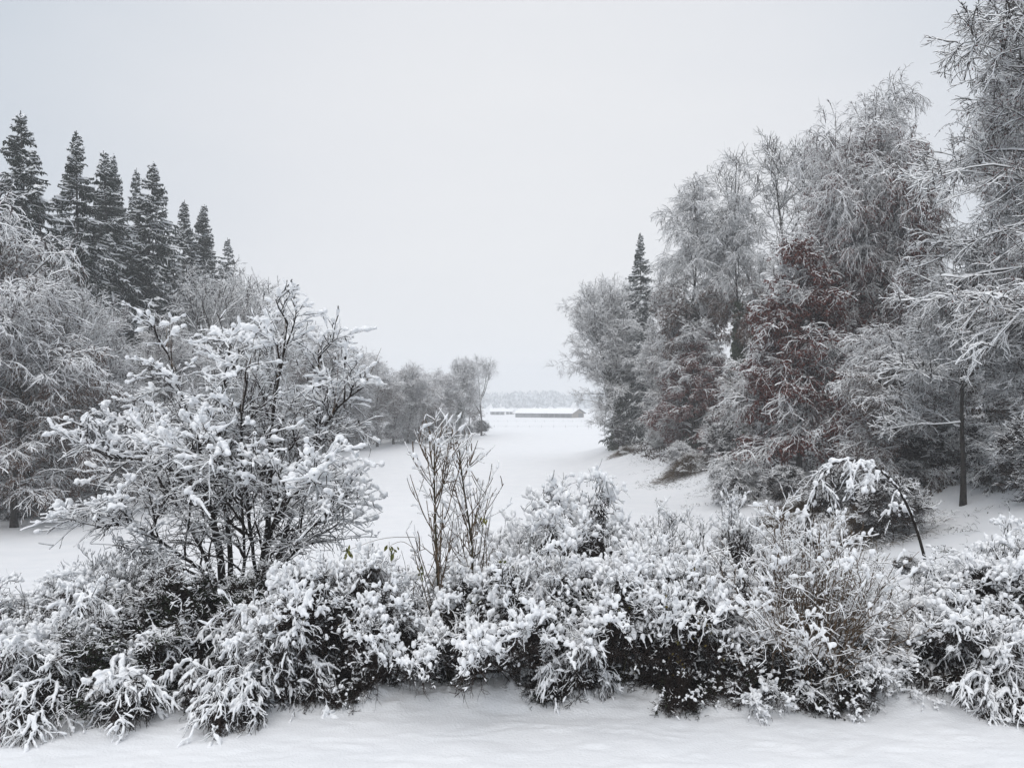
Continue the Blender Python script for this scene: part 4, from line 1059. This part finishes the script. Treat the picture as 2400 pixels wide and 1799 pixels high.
def house(px, d, wdt, dep, he, hr, label, mat, rz=0.0, n=3):
    x = (px * K9 - 512) / FPX * d
    o = thing('farm_building', label, 'farm building', (x, d, gz(x, d)), rz)
    A = Acc(); box_acc(A, -wdt / 2, wdt / 2, 0, dep, 0, he)
    wl = obj('wall', A.mesh('wall', [M[mat]], True), o)
    for k in range(n):
        A = Acc(); xx = -wdt / 2 + wdt * (k + .5) / n; box_acc(A, xx - .9, xx + .9, -0.06, -0.004, 0.2, he * .75); obj('doorway', A.mesh('doorway', [M['darkwood']], True), wl)
    A = Acc()
    slab(A, [(-wdt / 2 - .6, -.8, he - .1), (wdt / 2 + .6, -.8, he - .1), (wdt / 2 + .6, dep / 2, hr), (-wdt / 2 - .6, dep / 2, hr)], 0.35)
    slab(A, [(-wdt / 2 - .6, dep / 2, hr), (wdt / 2 + .6, dep / 2, hr), (wdt / 2 + .6, dep + .8, he - .1), (-wdt / 2 - .6, dep + .8, he - .1)], 0.35)
    obj('roof', A.mesh('roof', [M['snow']], True), o)
house(1075, 545, 9.5, 8, 2.6, 4.6, 'low snow-roofed farm shed left of the barn', 'plank', R(4), 3)
house(1100, 560, 5, 5, 2.4, 4.2, 'small snow-roofed shed between the farm shed and the barn', 'wall', R(-8), 2)
def fence(d, label, x0, x1, step, seed):
    rng = np.random.default_rng(seed)
    o = thing('field_fence', label, 'fence', (x0, d, gz(x0, d)), group='thin wire fences across the field')
    xs = np.arange(x0, x1, step)
    zb = gz(x0, d)
    for x in xs:
        A = Acc(); h = 0.75 + 0.1 * rng.random(); z = gz(x, d) - zb; box_acc(A, x - x0 - .03, x - x0 + .03, -.03, .03, z - .2, z + h)
        obj('post', A.mesh('post', [M['darkwood']], True), o)
    A = Acc()
    for h in (0.3, 0.6):
        P = np.stack([xs - x0, xs * 0 + 0.045, terrain(xs, xs * 0 + d) - zb + h], 1)[None]
        V, F = tubes(P, np.full((1, len(xs)), 0.006), 4); A.add(V, F)
    obj('wire', A.mesh('wire', [M['darkwood']]), o)
fence(345, 'thin wire fence across the field just before the barn', -30, 70, 4.0, 1)
fence(270, 'thin wire fence across the field, the nearer of two', -22, 48, 4.0, 2)
def far_wood():
    rng = np.random.default_rng(41)
    A = Acc()
    n = 900
    for k in range(n):
        con = rng.random() < 0.35
        d = rng.uniform(1010, 1340)
        x = rng.uniform(-0.42, 0.42) * d
        z = gz(x, d); h = rng.uniform(12, 21)
        K = 7
        t = np.linspace(0, 1, K)
        if con:
            rr = (1 - t) * h * 0.17 + 0.05
        else:
            rr = np.sin(np.clip(t * 0.93 + 0.07, 0, 1) * math.pi) ** 0.6 * h * 0.30 + 0.05
        P = np.stack([x + 0 * t, d + 0 * t, z - 0.5 + t * h], 1)[None]
        V, F = tubes(P, rr[None], 9, True, 0.22, rng)
        V = V + rng.normal(0, 0.25, V.shape)
        A.add(V, F)
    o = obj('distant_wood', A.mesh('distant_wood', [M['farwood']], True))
    o['kind'] = 'stuff'
    o['label'] = 'far-off snowy wood fading into the haze behind the barn'
far_wood()
# ------------------------------------------------------------------ haze
def haze():
    A = Acc(); box_acc(A, -1420, 1420, -20, 1420, -8, 62)
    m = bpy.data.materials.new('haze')
    m.use_nodes = True
    t = m.node_tree
    t.nodes.clear()
    out = nd(t, 'ShaderNodeOutputMaterial')
    v = nd(t, 'ShaderNodeVolumePrincipled')
    v.inputs['Color'].default_value = (0.97, 0.985, 1.0, 1)
    v.inputs['Density'].default_value = 0.0010
    v.inputs['Anisotropy'].default_value = 0.2
    t.links.new(v.outputs[0], out.inputs['Volume'])
    o = obj('haze', A.mesh('haze', [m], True))
    o['kind'] = 'stuff'
    o['label'] = 'thin winter haze over the valley'
haze()
tot = sum(len(o.data.polygons) for o in S.objects if o.type == 'MESH')
uni = sum(len(me.polygons) for me in bpy.data.meshes)
open('/tmp/polys.txt', 'w').write(f'{tot} {uni}') if False else None
